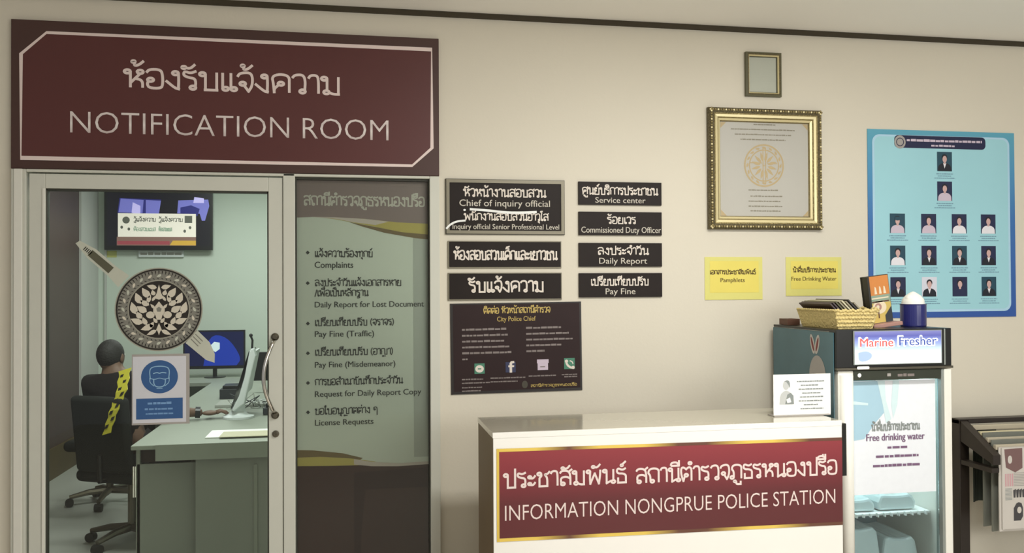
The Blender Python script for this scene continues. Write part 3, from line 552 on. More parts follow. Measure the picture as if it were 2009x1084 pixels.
plaque(1.054, 1.468, 1.845, 1.957, [('t', 'ร้อยเวร', 1.194, 1.334, 1.901, .030), ('e', 'Commissioned Duty Officer', 1.066, 1.463, 1.857, .028)], 'black plaque reading Commissioned Duty Officer', edge=False)
plaque(1.054, 1.468, 1.695, 1.808, [('t', 'ลงประจำวัน', 1.145, 1.397, 1.753, .031), ('e', 'Daily Report', 1.153, 1.392, 1.709, .028)], 'black plaque reading Daily Report', edge=False)
plaque(1.054, 1.468, 1.549, 1.664, [('t', 'เปรียบเทียบปรับ', 1.111, 1.396, 1.606, .030), ('e', 'Pay Fine', 1.184, 1.332, 1.563, .028)], 'black plaque reading Pay Fine', edge=False)

# contact poster (hangs slightly askew)
px0, px1, pz0, pz1 = .443, 1.068, 1.104, 1.524
cp = thing('contact_poster', 'dark contact poster with gold heading and four app icons', 'poster', (px0, 0, pz0))
MB().box(px0, px1, -.005, -.001, pz0, pz1, 'poster_edge').build('board', cp)
W_, H_ = px1-px0, pz1-pz0
q = lambda u, v: (px0+u*W_, pz1-v*H_)        # fractions of the poster from its top-left corner
b = MB(); y = -.0056
b.poly([q(.02, .015), q(.985, .015), q(.985, .97), q(.02, .97)], y, 'poster_black'); b.build('background', cp)
b = MB(); y = -.0064
x, z = q(.25, .115); write_thai(b, 'ติดต่อ หัวหน้าสถานีตำรวจ', x, q(.755, 0)[0], z, .024, y, 'gold_ink', .17)
x, z = q(.35, .205); write_latin(b, 'City Police Chief', x, q(.645, 0)[0], z, .022, y, 'gold_ink', .006)
for i, e in enumerate((.43, .43, .41, .44, .455)): x, z = q(.085, .30+i*.065); squiggle(b, x, q(e, 0)[0], z, .0095, y, 'dim_ink')
for i, e in enumerate((.84, .90, .93, .84, .71)): x, z = q(.57, .295+i*.065); squiggle(b, x, q(e, 0)[0], z, .0090, y, 'dim_ink')
x, z = q(.085, .625); squiggle(b, x, q(.125, 0)[0], z, .009, y, 'dim_ink')
for u, v, e in ((.08, .845, .24), (.08, .885, .29), (.08, .935, .23), (.08, .972, .22), (.295, .84, .56), (.295, .88, .5), (.585, .83, .8), (.84, .825, .96), (.86, .85, .96)): x, z = q(u, v); squiggle(b, x, q(e, 0)[0], z, .006, y, 'dim_ink')
x, z = q(.60, .945); write_thai(b, 'สถานีตำรวจภูธรหนองปรือ', x, q(.955, 0)[0], z, .010, y, 'gold_ink', .2)
b.build('lettering', cp)
b = MB(); y = -.0066
def sq(u, v, s, m): x, z = q(u, v); b.rect(x, x+s, z-s, z, y, m)
sq(.175, .665, .048, 'icon_green'); x, z = q(.213, .725); b.disc(x, z, .020, .017, y-.0006, 'ink_white', 20); b.rect(x-.008, x+.008, z-.003, z+.003, y-.001, 'icon_green')
sq(.41, .66, .048, 'icon_blue'); x, z = q(.44, .77); 
b.poly([(x, z-.003), (x+.012, z-.003), (x+.012, z+.022), (x+.021, z+.022), (x+.022, z+.031), (x+.012, z+.031), (x+.013, z+.040), (x+.023, z+.041), (x+.022, z+.051), (x+.006, z+.050), (x, z+.040), (x, z+.031), (x-.006, z+.031), (x-.006, z+.022), (x, z+.022)], y-.0006, 'ink_white')
x, z = q(.655, .645); b.rect(x, x+.05, z-.048, z, y, 'cloth_pink'); b.rect(x-.003, x+.053, z-.016, z+.002, y-.0006, 'cloth_pink'); b.rect(x+.012, x+.036, z-.035, z-.03, y-.0006, 'dim_ink')
sq(.86, .635, .052, 'icon_green'); x, z = q(.875, .66)
b.stroke(chaikin([(x, z), (x+.003, z-.018), (x+.018, z-.033), (x+.036, z-.036)]), .010, y-.0006, 'ink_white'); b.disc(x+.002, z-.004, .008, .008, y-.001, 'ink_white', 12); b.disc(x+.034, z-.034, .008, .008, y-.001, 'ink_white', 12); b.stroke(chaikin([(x+.018, z-.002), (x+.03, z-.006), (x+.034, z-.018)]), .005, y-.0006, 'ink_white')
x, z = q(.555, .915); b.disc(x, z, .014, .018, y, 'plaque_edge_dark', 20)
b.build('icons', cp)
cp.rotation_euler = (0, -math.radians(.5), 0)

# ------------------------------------------------------------------ framed pictures
def frame_rings(b, x0, x1, z0, z1, steps):
    # steps: list of (inset, y) profile from the outer edge inwards with material
    def loop(i, y): return [(x0+i, y, z0+i), (x1-i, y, z0+i), (x1-i, y, z1-i), (x0+i, y, z1-i)]
    for (i0, y0, m), (i1, y1, _) in zip(steps, steps[1:]):
        a = loop(i0, y0); c_ = loop(i1, y1)
        for k in range(4): b.add([a[k], a[(k+1) % 4], c_[(k+1) % 4], c_[k]], [(0, 1, 2, 3)], m)
t = thing('certificate_frame', 'large ornate gilt frame holding certificate with round seal', 'picture', (2.006, 0, 1.876))
b = MB(); frame_rings(b, 1.706, 2.308, 1.877, 2.474, [(0, -.001, 'gilt_dark'), (0, -.02, 'gilt_dark'), (.008, -.028, 'gilt_dark'), (.016, -.034, 'gilt_dark'), (.028, -.030, 'gilt'), (.034, -.028, 'gilt_light'), (.046, -.026, 'gilt'), (.052, -.020, 'gilt_light'), (.062, -.016, 'gilt'), (.068, -.005, 'gilt')])
for k in range(44):
    u = (k+.5)/44
    for (x, z) in ((1.706+.602*u, 2.461), (1.706+.602*u, 1.890), (1.719, 1.877+.597*u), (2.295, 1.877+.597*u)): b.ellipsoid((x, -.034, z), .0055, .004, .0055, 'gilt_light' if k % 3 == 0 else 'gilt', 8, 5)
b.build('frame', t)
b = MB(); b.box(1.765, 2.25, -.006, -.001, 1.935, 2.42, 'certificate_paper')
for u, v in ((0, 0), (1, 0), (0, 1), (1, 1)):
    cxx = 1.775+u*.465; czz = 1.945+v*.46; sx = 1 if u == 0 else -1; sz = 1 if v == 0 else -1
    b.poly([(cxx, czz), (cxx+sx*.03, czz), (cxx, czz+sz*.03)], -.0066, 'certificate_seal')
cx, cz = 2.004, 2.195
b.ring(cx, cz, .098, .106, -.0068, 'certificate_seal'); b.ring(cx, cz, .074, .080, -.0068, 'certificate_seal'); b.disc(cx, cz, .004, .004, -.0068, 'certificate_seal', 8)
for k in range(16):
    a = 2*PI*k/16; b.poly(leafshape(cx+.089*math.cos(a), cz+.089*math.sin(a), .024, .012, a+1.2), -.0068, 'certificate_seal')
for k in range(12):
    a = 2*PI*k/12+.26; b.poly(leafshape(cx+.045*math.cos(a), cz+.045*math.sin(a), .05, .016, a), -.0068, 'certificate_seal')
b.rect(cx-.008, cx-.003, cz-.09, cz+.09, -.0070, 'certificate_seal'); b.rect(cx+.006, cx+.011, cz-.09, cz+.09, -.0070, 'certificate_seal')
b.rect(cx-.078, cx-.012, cz+.01, cz+.015, -.0070, 'certificate_seal'); b.rect(cx+.016, cx+.07, cz+.008, cz+.013, -.0070, 'certificate_seal')
b.build('certificate', t)
b = MB()
for x0, x1, z in ((1.95, 2.07, 2.395), (1.83, 2.17, 2.37), (1.85, 2.15, 2.345), (1.88, 2.12, 2.32), (1.92, 2.08, 2.07), (1.93, 2.10, 2.04), (1.92, 2.09, 2.015), (1.92, 2.10, 1.99), (1.93, 2.09, 1.967)): squiggle(b, x0, x1, z, .006, -.0068, 'leaflet_grey')
b.build('lettering', t)
MB().box(1.77, 2.244, -.0105, -.0085, 1.94, 2.414, 'picture_glass').build('glass_cover', t)
t = thing('photo_frame', 'small dark framed pale picture high on the wall above certificate frame', 'picture', (2.0, 0, 2.535))
b = MB(); frame_rings(b, 1.907, 2.096, 2.536, 2.755, [(0, -.001, 'frame_green'), (0, -.018, 'frame_green'), (.008, -.022, 'gilt_dark'), (.014, -.020, 'gilt_light'), (.02, -.014, 'frame_green'), (.024, -.004, 'frame_green')]); b.build('frame', t)
MB().box(1.925, 2.076, -.005, -.001, 2.556, 2.735, 'pale_glass_paper').build('picture', t)
MB().box(1.928, 2.073, -.0085, -.0065, 2.559, 2.732, 'picture_glass').build('glass_cover', t)

# ------------------------------------------------------------------ yellow notes
def note(x0, x1, z0, z1, a, b_, label, la, lb, dz):
    t = thing('yellow_notice', label, 'notice', ((x0+x1)/2, 0, z0), 'yellow notices')
    b = MB(); b.box(x0, x1, -.003, -.0005, z0, z1, 'note_yellow_edge'); b.rect(x0+.026, x1-.02, z0+.035, z1-.02, -.0036, 'note_yellow'); b.build('card', t)
    b = MB(); write_thai(b, a, la[0], la[1], la[2], .018, -.0044, 'brown_ink', .22); write_latin(b, b_, lb[0], lb[1], lb[2], .020, -.0044, 'brown_ink', .014); b.build('lettering', t)
note(1.690, 1.992, 1.532, 1.742, 'เอกสารประชาสัมพันธ์', 'Pamphlets', 'yellow notice reading Pamphlets, below the certificate frame', (1.716, 1.954, 1.658), (1.771, 1.897, 1.619), 0)
note(2.118, 2.42, 1.548, 1.742, 'น้ำดื่มบริการประชาชน', 'Free Drinking Water', 'yellow notice reading Free Drinking Water, behind the leaflet basket', (2.155, 2.386, 1.667), (2.147, 2.391, 1.624), 0)

# ------------------------------------------------------------------ blue personnel poster
X0, X1, Z0, Z1 = 2.570, 3.418, 1.432, 2.394
t = thing('staff_poster', 'large blue poster of fourteen staff portraits', 'poster', (2.994, 0, Z0))
b = MB(); b.box(X0, X1, -.004, -.001, Z0, Z1, 'poster_border')
def rrect(x0, x1, z0, z1, r):
    p = []
    for cx, cz, a in ((x1-r, z0+r, -PI/2), (x1-r, z1-r, 0), (x0+r, z1-r, PI/2), (x0+r, z0+r, PI)):
        for k in range(7): p.append((cx+r*math.cos(a+PI/2*k/6), cz+r*math.sin(a+PI/2*k/6)))
    return p
b.poly(rrect(2.596, 3.388, 1.462, 2.368, .04), -.0050, 'poster_edge_light'); b.poly(rrect(2.608, 3.376, 1.474, 2.358, .034), -.0054, 'poster_cyan'); b.build('background', t)
b = MB(); b.poly(rrect(2.72, 3.246, 2.302, 2.366, .022), -.0060, 'poster_navy'); b.disc(2.752, 2.331, .032, .034, -.0066, 'icon_grey', 24); b.ring(2.752, 2.331, .018, .022, -.0070, 'poster_navy', 24)
squiggle(b, 2.79, 3.225, 2.336, .012, -.0066, 'cloth_pink'); squiggle(b, 2.93, 3.065, 2.312, .010, -.0066, 'cloth_pink'); b.build('title_bar', t)
cols = (2.733, 2.911, 3.087, 3.257); rows = (1.915, 1.751, 1.590)
P = [(3.006, 2.236, 'photo_teal', 'cloth_black'), (3.005, 2.083, 'photo_navy', 'cloth_pink')]
styles = [('photo_teal', 'cloth_pink'), ('photo_navy', 'cloth_pink'), ('photo_navy', 'cloth_white'), ('photo_navy', 'cloth_white'), ('photo_teal', 'cloth_white'), ('photo_navy', 'cloth_black'), ('photo_teal', 'cloth_black'), ('photo_navy', 'cloth_black'), ('photo_navy', 'cloth_black'), ('photo_white', 'cloth_black'), ('photo_navy', 'photo_navy'), ('photo_teal', 'cloth_black')]
for i, (bgm, clm) in enumerate(styles): P.append((cols[i % 4], rows[i//4], bgm, clm))
for i, (cx, cz, bgm, clm) in enumerate(P):
    b = MB(); hw, hh = .043, .050; b.rect(cx-hw, cx+hw, cz-hh, cz+hh, -.0060, bgm)
    b.poly(chaikin([(cx-hw*.9, cz-hh), (cx-hw*.85, cz-.022), (cx-.016, cz-.008), (cx+.016, cz-.008), (cx+hw*.85, cz-.022), (cx+hw*.9, cz-hh)], 1), -.0064, clm)
    if clm == 'cloth_black': b.poly([(cx-.009, cz-.008), (cx+.009, cz-.008), (cx, cz-.036)], -.0068, 'cloth_white')
    b.disc(cx, cz+.021, .0165, .0175, -.0068, 'hair_print', 16); b.disc(cx, cz+.012, .0125, .0175, -.0072, 'skin_print', 16)
    b.rect(cx-.006, cx+.006, cz-.012, cz+.002, -.0070, 'skin_print')
    if bgm == 'photo_teal' and i == 2: b.disc(cx, cz+.024, .018, .010, -.0076, 'photo_teal', 12)
    b.build('portrait', t)
for cx, cz, _, _ in P:
    b = MB()
    for a, z in ((.048, .066), (.04, .077), (.06, .088)): squiggle(b, cx-a, cx+a, cz-z, .0045, -.0060, 'caption_ink')
    b.build('caption', t)

# ------------------------------------------------------------------ reception counter
t = thing('reception_counter', 'white reception counter with maroon Information police station banner', 'counter', (1.23, -.56, 0))
CX0, CX1, CY0, CY1 = .517, 1.953, -.765, -.365
b = MB(); b.box(CX0, CX1, CY0+.004, CY1, 0, 1.03, 'counter_side'); b.build('carcass', t)
MB().box(CX0, CX1, CY0-.0, CY0+.004, 0, 1.03, 'counter_white').build('front_panel', t)
b = MB(); b.box(CX0-.002, CX1, CY0+.006, CY1, 1.03, 1.05, 'counter_top'); b.box(CX0-.002, CX1, CY0-.001, CY0+.006, 1.0301, 1.0505, 'counter_white'); b.build('countertop', t)
MB().box(CX1, CX1+.022, -.762, -.74, .825, 1.037, 'black_plastic').build('side_strip', t, label='thin black strip at the right end')  # narrow upright black strip beside the counter end
b = MB(); y = CY0-.0008; BX0, BX1, BZ0, BZ1 = .529, 1.953, .640, .990
def bz(u, z): return z-.012*u
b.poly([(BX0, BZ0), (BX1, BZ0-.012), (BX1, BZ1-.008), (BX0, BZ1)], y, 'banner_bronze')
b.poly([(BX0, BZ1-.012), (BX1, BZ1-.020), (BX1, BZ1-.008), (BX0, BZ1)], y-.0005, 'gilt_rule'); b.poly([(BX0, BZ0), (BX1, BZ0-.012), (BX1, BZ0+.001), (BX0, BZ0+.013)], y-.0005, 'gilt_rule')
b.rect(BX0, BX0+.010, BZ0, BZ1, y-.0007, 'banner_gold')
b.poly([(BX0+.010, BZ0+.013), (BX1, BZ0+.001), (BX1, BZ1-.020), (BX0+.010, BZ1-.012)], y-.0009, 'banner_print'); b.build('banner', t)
b = MB(); write_thai(b, 'ประชาสัมพันธ์', .555, 1.033, .842, .053, y-.0016, 'pale_pink', .15); write_thai(b, 'สถานีตำรวจภูธรหนองปรือ', 1.075, 1.925, .836, .053, y-.0016, 'pale_pink', .15); b.build('thai_lettering', t)
b = MB(); write_latin(b, 'INFORMATION NONGPRUE POLICE STATION', .560, 1.920, .718, .058, y-.0016, 'pale_pink', -.007); b.build('english_lettering', t)

t = thing('display_stand', 'white paper sign with pencil portrait standing on the reception counter', 'sign', (1.88, -.6, 1.05))
MB().box(1.738, 2.0, -.604, -.601, 1.052, 1.225, 'paper_white').shift(Matrix.Identity(4)).build('sheet', t)
MB().prism([(1.733, 1.0505), (1.99, 1.0505), (1.99, 1.055), (1.733, 1.055)], -.62, -.56, 'sheet_edge').build('foot', t)
b = MB(); y = -.6048
b.poly(chaikin([(1.765, 1.10), (1.768, 1.14), (1.785, 1.155), (1.80, 1.158), (1.822, 1.142), (1.828, 1.10)], 1), y, 'pencil_light'); b.poly([(1.79, 1.10), (1.80, 1.14), (1.815, 1.148), (1.828, 1.135), (1.83, 1.10)], y-.0004, 'pencil_grey')
b.disc(1.795, 1.18, .014, .019, y-.0002, 'pencil_light', 16); b.poly(chaikin([(1.785, 1.195), (1.80, 1.202), (1.812, 1.195), (1.813, 1.165), (1.807, 1.18), (1.795, 1.195)], 1), y-.0006, 'pencil_grey'); b.poly([(1.795, 1.12), (1.812, 1.128), (1.818, 1.108), (1.80, 1.104)], y-.0008, 'paper_white'); b.build('portrait_drawing', t)
b = MB()
for i, (a, c_) in enumerate(((.845, .97), (.862, .945), (.852, .965), (.868, .955), (.858, .965), (.852, .963), (.875, .94), (.86, .965))): squiggle(b, 1+a, 1+c_, 1.192-i*.0165, .005, y, 'pencil_grey')
b.build('lettering', t)

# ------------------------------------------------------------------ display fridge
FX0, FX1 = 2.03, 2.578
t = thing('drinks_fridge', 'upright glass-door drinks fridge with lit header', 'fridge', (2.3, -.3, 0))
b = MB(); b.box(FX0, FX0+.03, -.545, -.04, .10, 1.40, 'fridge_white'); b.box(FX1-.03, FX1, -.545, -.04, .10, 1.40, 'fridge_white'); b.box(FX0, FX1, -.07, -.04, .10, 1.40, 'fridge_white'); b.box(FX0, FX1, -.545, -.04, 1.22, 1.40, 'fridge_white'); b.box(FX0, FX1, -.545, -.04, .10, .2, 'fridge_white')
b.box(FX0+.031, FX1-.031, -.09, -.071, .2, 1.22, 'cool_teal'); b.build('cabinet', t, bevel=.002)
b = MB(); b.box(FX0, FX1, -.53, -.05, .02, .10, 'black_plastic'); b.build('plinth', t)
for x in (FX0+.04, FX1-.04):
    for yy in (-.5, -.1): MB().lathe(x, yy, [(.018, 0), (.018, .022)], 'rubber', 12).build('foot', t)
b = MB(); b.box(FX0, FX1+.004, -.60, -.545, 1.246, 1.410, 'black_plastic'); b.box(FX0, FX1+.004, -.545, -.04, 1.400, 1.410, 'black_plastic'); b.box(2.545, 2.552, -.603, -.60, 1.25, 1.408, 'fridge_grey'); b.build('header', t, bevel=.004)
b = MB(); b.box(FX0, FX1+.008, -.606, -.545, 1.236, 1.246, 'dark_steel'); b.build('header_rail', t)
b = MB(); b.box(2.108, 2.532, -.606, -.601, 1.258, 1.404, 'fridge_grey'); b.rect(2.113, 2.528, 1.261, 1.401, -.6066, 'header_print')
b.poly(chaikin([(2.13, 1.31), (2.17, 1.318), (2.2, 1.30), (2.18, 1.275), (2.13, 1.27), (2.13, 1.31)], 2), -.6070, 'header_mid'); b.poly(chaikin([(2.22, 1.263), (2.24, 1.305), (2.32, 1.318), (2.4, 1.305), (2.43, 1.263)], 2), -.6074, 'header_white'); b.build('light_box', t)
b = MB(); write_latin(b, 'Marine', 2.133, 2.298, 1.334, .040, -.6082, 'header_white', .07); write_latin(b, 'Marine', 2.137, 2.294, 1.336, .036, -.6096, 'red_ink', .02)
write_latin(b, 'Fresher', 2.318, 2.508, 1.337, .042, -.6082, 'header_white', .07); write_latin(b, 'Fresher', 2.323, 2.503, 1.339, .038, -.6096, 'blue_ink', .012); b.build('brand_lettering', t)
MB().poly(rrect(2.122, 2.180, 1.239, 1.252, .005), -.6085, 'paper_white').build('white_label', t)
dr = MB(); dr.box(2.112, 2.53, -.60, -.555, 1.190, 1.234, 'olive_black'); dr.box(2.112, 2.53, -.60, -.555, .11, .16, 'fridge_white')
dr.box(2.532, 2.545, -.60, -.555, .11, 1.232, 'fridge_grey'); dr.box(2.545, 2.580, -.602, -.55, .11, 1.232, 'fridge_white'); dr.box(2.040, 2.112, -.596, -.555, .11, 1.232, 'fridge_white')
door2 = dr.build('door', t, bevel=.003)
MB().tube([(2.075, -.598, .12), (2.075, -.598, 1.215)], .030, 'fridge_white', 20).build('handle_grip', door2, smooth=True)
b = MB(); b.disc(2.138, 1.213, .009, .009, -.6006, 'paper_white', 16); squiggle(b, 2.27, 2.29, 1.206, .012, -.6006, 'icon_grey'); squiggle(b, 2.32, 2.40, 1.204, .012, -.6006, 'dim_ink'); b.build('door_label', door2)
MB().box(2.112, 2.53, -.578, -.574, .16, 1.190, 'fridge_glass').build('glass_pane', door2)
b = MB(); b.box(2.116, 2.515, -.5800, -.5785, .695, 1.186, 'sheet_white'); y = -.5806
b.poly([(2.12, 1.184), (2.235, 1.184), (2.25, 1.12), (2.27, 1.05), (2.22, 1.0), (2.17, .935), (2.12, .93)], y, 'sheet_blue')
b.poly([(2.235, 1.184), (2.27, 1.184), (2.275, 1.1), (2.30, 1.02), (2.275, 1.0), (2.26, 1.08)], y-.0004, 'sheet_fold'); b.poly([(2.31, 1.184), (2.34, 1.184), (2.33, 1.08), (2.31, 1.02), (2.30, 1.08)], y-.0002, 'sheet_fold')
b.poly([(2.12, 1.10), (2.19, 1.09), (2.19, 1.08), (2.12, 1.085)], y-.0004, 'sheet_fold'); b.build('printed_sheet', door2)
b = MB(); y = -.5816
write_thai(b, 'น้ำดื่มบริการประชาชน', 2.205, 2.435, .970, .026, y, 'pencil_grey', .2); write_latin(b, 'Free drinking water', 2.18, 2.46, .926, .030, y, 'purple_ink', .02)
for a, c_, z in ((2.28, 2.375, .89), (2.225, 2.43, .852), (2.21, 2.435, .812)): squiggle(b, a, c_, z, .011, y, 'purple_ink')
b.build('sheet_lettering', door2)
lt = bpy.data.lights.new('fridge_lamp', 'AREA'); lt.shape = 'RECTANGLE'; lt.size = .4; lt.size_y = .1; lt.energy = 3.5; lt.color = (.85, .97, 1)
lo = bpy.data.objects.new('fridge_lamp', lt); C.objects.link(lo); lo.location = (2.3, -.45, 1.205)
for z in (.28, .58):
    b = MB(); b.box(FX0+.035, FX1-.035, -.50, -.10, z, z+.008, 'paper_white')
    for k in range(14): b.box(FX0+.04+k*.034, FX0+.046+k*.034, -.515, -.50, z-.004, z+.012, 'paper_white')
    b.build('shelf', t)
def pack(x0, x1, z0, z1, sag):
    b = MB(); n = 6; y0, y1 = -.47, -.2
    pts = [(x0, z0), (x1, z0), (x1+.004, z0+(z1-z0)*.5), (x1-.01, z1-sag)]+[(x1-(x1-x0)*k/n, z1-sag*math.sin(PI*k/n)*.6) for k in range(1, n)]+[(x0+.01, z1-sag*.4), (x0-.004, z0+(z1-z0)*.5)]
    b.prism(pts, y0, y1, 'shrink_wrap'); return tag(b.build('bottle_pack', bevel=.012), None, 'pack', 'wrapped packs in the fridge')
o = pack(2.13, 2.29, .59, .655, .02); o['label'] = 'left shrink-wrapped water pack on fridge upper shelf'
o = pack(2.31, 2.49, .59, .665, .015); o['label'] = 'right shrink-wrapped water pack on fridge upper shelf'
o = pack(2.13, 2.31, .29, .53, .03); o['label'] = 'tall shrink-wrapped water pack on fridge lower shelf, left'
o = pack(2.33, 2.50, .29, .48, .03); o['label'] = 'shorter shrink-wrapped water pack on fridge lower shelf, right'
# printed sheet on the fridge's left side
b = MB(); b.box(2.0255, 2.0285, -.585, -.045, .95, 1.397, 'sticker_teal')
side = thing('side_poster', 'teal poster with white and red ears taped on fridge left side', 'poster', (2.028, -.31, .95)); b.build('sheet', side)
def side_poly(pts, x, m, bb): bb.add([(x, yy, zz) for yy, zz in pts], [list(range(len(pts)))], m)
b = MB(); x = 2.0252
side_poly([(-.455+.07*math.cos(a*PI/12), 1.195+.095*math.sin(a*PI/12)) for a in range(13)], x-.0006, 'icon_grey', b)
for sy, tl in ((-.415, .012), (-.455, -.010)):
    for k, (rw, rh, m) in enumerate(((.018, .044, 'sticker_ear'), (.008, .032, 'sticker_red'))):
        side_poly([(sy+rw*math.cos(2*PI*j/16)+tl*math.sin(2*PI*j/16), 1.338+rh*math.sin(2*PI*j/16)) for j in range(16)], x-.0005*(k+1), m, b)
b.build('ears_drawing', side)

# ------------------------------------------------------------------ things on the fridge
TZ = 1.410
t = thing('leaflet_basket', 'cream woven tray basket full of leaflets on top of the fridge', 'basket', (2.2, -.35, TZ))
def tray(b, x0, x1, y0, y1, z0, z1, fl, m1, m2):
    bo = [(x0, y0, z0), (x1, y0, z0), (x1, y1, z0), (x0, y1, z0)]; to = [(x0-fl, y0-fl*.6, z1), (x1+fl, y0-fl*.6, z1), (x1+fl, y1+fl*.6, z1), (x0-fl, y1+fl*.6, z1)]
    e = .006; ti = [(x0-fl+e, y0-fl*.6+e, z1), (x1+fl-e, y0-fl*.6+e, z1), (x1+fl-e, y1+fl*.6-e, z1), (x0-fl+e, y1+fl*.6-e, z1)]; bi = [(x0+e, y0+e, z0+e), (x1-e, y0+e, z0+e), (x1-e, y1-e, z0+e), (x0+e, y1-e, z0+e)]
    v = bo+to+ti+bi; fs = [(3, 2, 1, 0), (12, 13, 14, 15)]
    for k in range(4):
        j = (k+1) % 4; fs += [(k, j, 4+j, 4+k), (4+k, 4+j, 8+j, 8+k), (8+k, 8+j, 12+j, 12+k)]
    b.add(v, fs, m1)
b = MB(); tray(b, 2.062, 2.225, -.565, -.26, TZ+.001, TZ+.082, .022, 'wicker', 'wicker'); b.build('basket_body', t)
b = MB()
for k in range(18):
    u = k/17; b.ellipsoid((2.043+.2*u, -.577, TZ+.080+.003*math.sin(k*2.1)), .008, .006, .007, 'wicker', 8, 5, Matrix.Rotation(.5, 3, 'Y'))
    b.ellipsoid((2.042, -.577+.32*u, TZ+.081), .006, .011, .006, 'wicker', 8, 5); b.ellipsoid((2.244, -.577+.32*u, TZ+.083+.006*math.sin(k*1.3)), .006, .011, .007, 'wicker', 8, 5)
for r_ in range(4):
    for k in range(12):
        u = (k+.5*(r_ % 2))/12; z = TZ+.014+r_*.017; off = (z-TZ)/.082; b.ellipsoid((2.064-off*.022+(.158+off*.044)*u, -.566-off*.0135, z), .0085, .004, .005, 'wicker', 8, 5)
b.build('rim_weave', t)
items = [('leaflet_dark', 0), ('leaflet_dark', .006), ('leaflet_green', .011), ('leaflet_grey', .013), ('leaflet_pale', .017), ('leaflet_grey', .012), ('leaflet_black', .022), ('leaflet_grey', .006)]
lbl = ['dark maroon leaflet leaning over the left edge of the basket', 'second dark maroon leaflet from the basket left edge', 'olive leaflet behind the dark maroon ones in the basket', 'grey leaflet just left of the pale one in basket', 'pale leaflet standing proud in basket centre', 'grey leaflet just right of the pale one in basket', 'black leaflet poking highest from the basket', 'grey leaflet lying lowest at right edge of the basket']
for i, ((m, dz), lb) in enumerate(zip(items, lbl)):
    a_ = math.radians(48); L_ = .078; xb = 2.094+.0165*i-dz*.67; b = MB(); dx_, dz_ = -math.cos(a_)*L_, math.sin(a_)*L_; z0 = TZ+.050+dz*.74
    b.add([(xb, -.545, z0), (xb, -.275, z0), (xb+dx_, -.265, z0+dz_), (xb+dx_, -.535, z0+dz_), (xb+.005, -.545, z0+.004), (xb+.005, -.275, z0+.004), (xb+dx_+.005, -.265, z0+dz_+.004), (xb+dx_+.005, -.535, z0+dz_+.004)],
          [(0, 3, 2, 1), (4, 5, 6, 7), (0, 1, 5, 4), (2, 3, 7, 6), (0, 4, 7, 3), (1, 2, 6, 5)], m)
    tag(b.build('leaflet'), lb, 'leaflet', 'leaflets in the basket')
tag(MB().box(2.045, 2.11, -.15, -.07, TZ+.001, TZ+.03, 'brown_box').build('small_box'), 'small brown box on fridge top behind the basket left end', 'box')
# standing leaflet holder
t = thing('leaflet_holder', 'orange and yellow leaflet in tilted dark holder behind the basket on the fridge', 'leaflet', (2.45, -.3, TZ))
b = MB(); b.box(2.385, 2.515, -.312, -.296, TZ+.02, TZ+.235, 'leaflet_black'); b.box(2.385, 2.395, -.35, -.296, TZ+.001, TZ+.235, 'leaflet_black'); b.build('holder_back', t)
b = MB(); y = -.3126; zb = TZ+.02
b.rect(2.397, 2.513, zb+.125, TZ+.232, y, 'orange_print'); b.rect(2.397, 2.513, zb+.09, zb+.125, y, 'teal_print'); b.rect(2.397, 2.513, zb, zb+.09, y, 'yellow_print')
b.disc(2.455, zb+.07, .034, .030, y-.0005, 'cream_print', 24); b.disc(2.448, zb+.072, .017, .017, y-.001, 'mauve_print', 20); b.disc(2.446, zb+.072, .008, .008, y-.0014, 'cream_print', 12); b.rect(2.444, 2.450, zb+.02, zb+.055, y-.001, 'brown_box')
b.poly([(2.478, zb+.03), (2.513, zb+.07), (2.513, zb), (2.478, zb)], y-.001, 'dark_clutter'); b.rect(2.42, 2.505, zb+.108, zb+.114, y-.0005, 'cream_print'); b.rect(2.42, 2.505, zb+.092, zb+.098, y-.0005, 'brown_box')
for k, x in enumerate((2.445, 2.468, 2.49)): b.poly([(x-.008, zb+.13), (x+.006, zb+.13), (x+.002, zb+.16), (x-.004, zb+.165)], y-.0005, 'cream_print')
b.build('printed_cover', t); MB().box(2.385, 2.53, -.36, -.296, TZ+.001, TZ+.018, 'mauve_print').build('base', t, bevel=.003)
t.location.x -= .09; t.location.y -= .11; t.rotation_euler = (0, math.radians(-7), 0)
# tin with white filling
t = thing('navy_tin', 'navy blue tin filled with white tissue at right end of the fridge top', 'tin', (2.525, -.42, TZ))
MB().lathe(2.525, -.42, [(.054, TZ+.001), (.056, TZ+.006), (.056, TZ+.098), (.058, TZ+.103), (.050, TZ+.103), (.050, TZ+.06)], 'navy_tin', 36).build('tin_body', t, smooth=False)
b = MB(); b.lathe(2.525, -.42, [(.049, TZ+.07), (.050, TZ+.105), (.046, TZ+.125), (.032, TZ+.142), (.012, TZ+.156), (.002, TZ+.16)], 'soft_white', 24); b.ellipsoid((2.505, -.43, TZ+.125), .024, .022, .022, 'soft_white'); b.build('tissue', t, smooth=True)

# ------------------------------------------------------------------ newspaper rack
t = thing('newspaper_rack', 'dark wooden stepped newspaper rack right of the fridge', 'rack', (3.3, -.25, 0))
RX0, RX1 = 2.975, 3.75
for x in (RX0, RX1-.055): MB().box(x, x+.055, -.135, -.08, 0, .925, 'dark_wood').build('post', t, bevel=.003)
for x in (RX0+.005, RX1-.045):
    b = MB(); b.add([(x, -.135, .92), (x+.04, -.135, .92), (x+.04, -.36, .79), (x, -.36, .79), (x, -.135, .82), (x+.04, -.135, .82), (x+.04, -.36, .745), (x, -.36, .745)], [(0, 3, 2, 1), (4, 5, 6, 7), (0, 1, 5, 4), (2, 3, 7, 6), (0, 4, 7, 3), (1, 2, 6, 5)], 'dark_wood'); b.build('arm', t)
    MB().box(x, x+.04, -.35, -.13, .705, .727, 'dark_wood').build('stretcher', t)
for x in (RX0+.005, RX1-.045): MB().box(x, x+.04, -.40, -.04, .0, .035, 'dark_wood').build('foot', t)
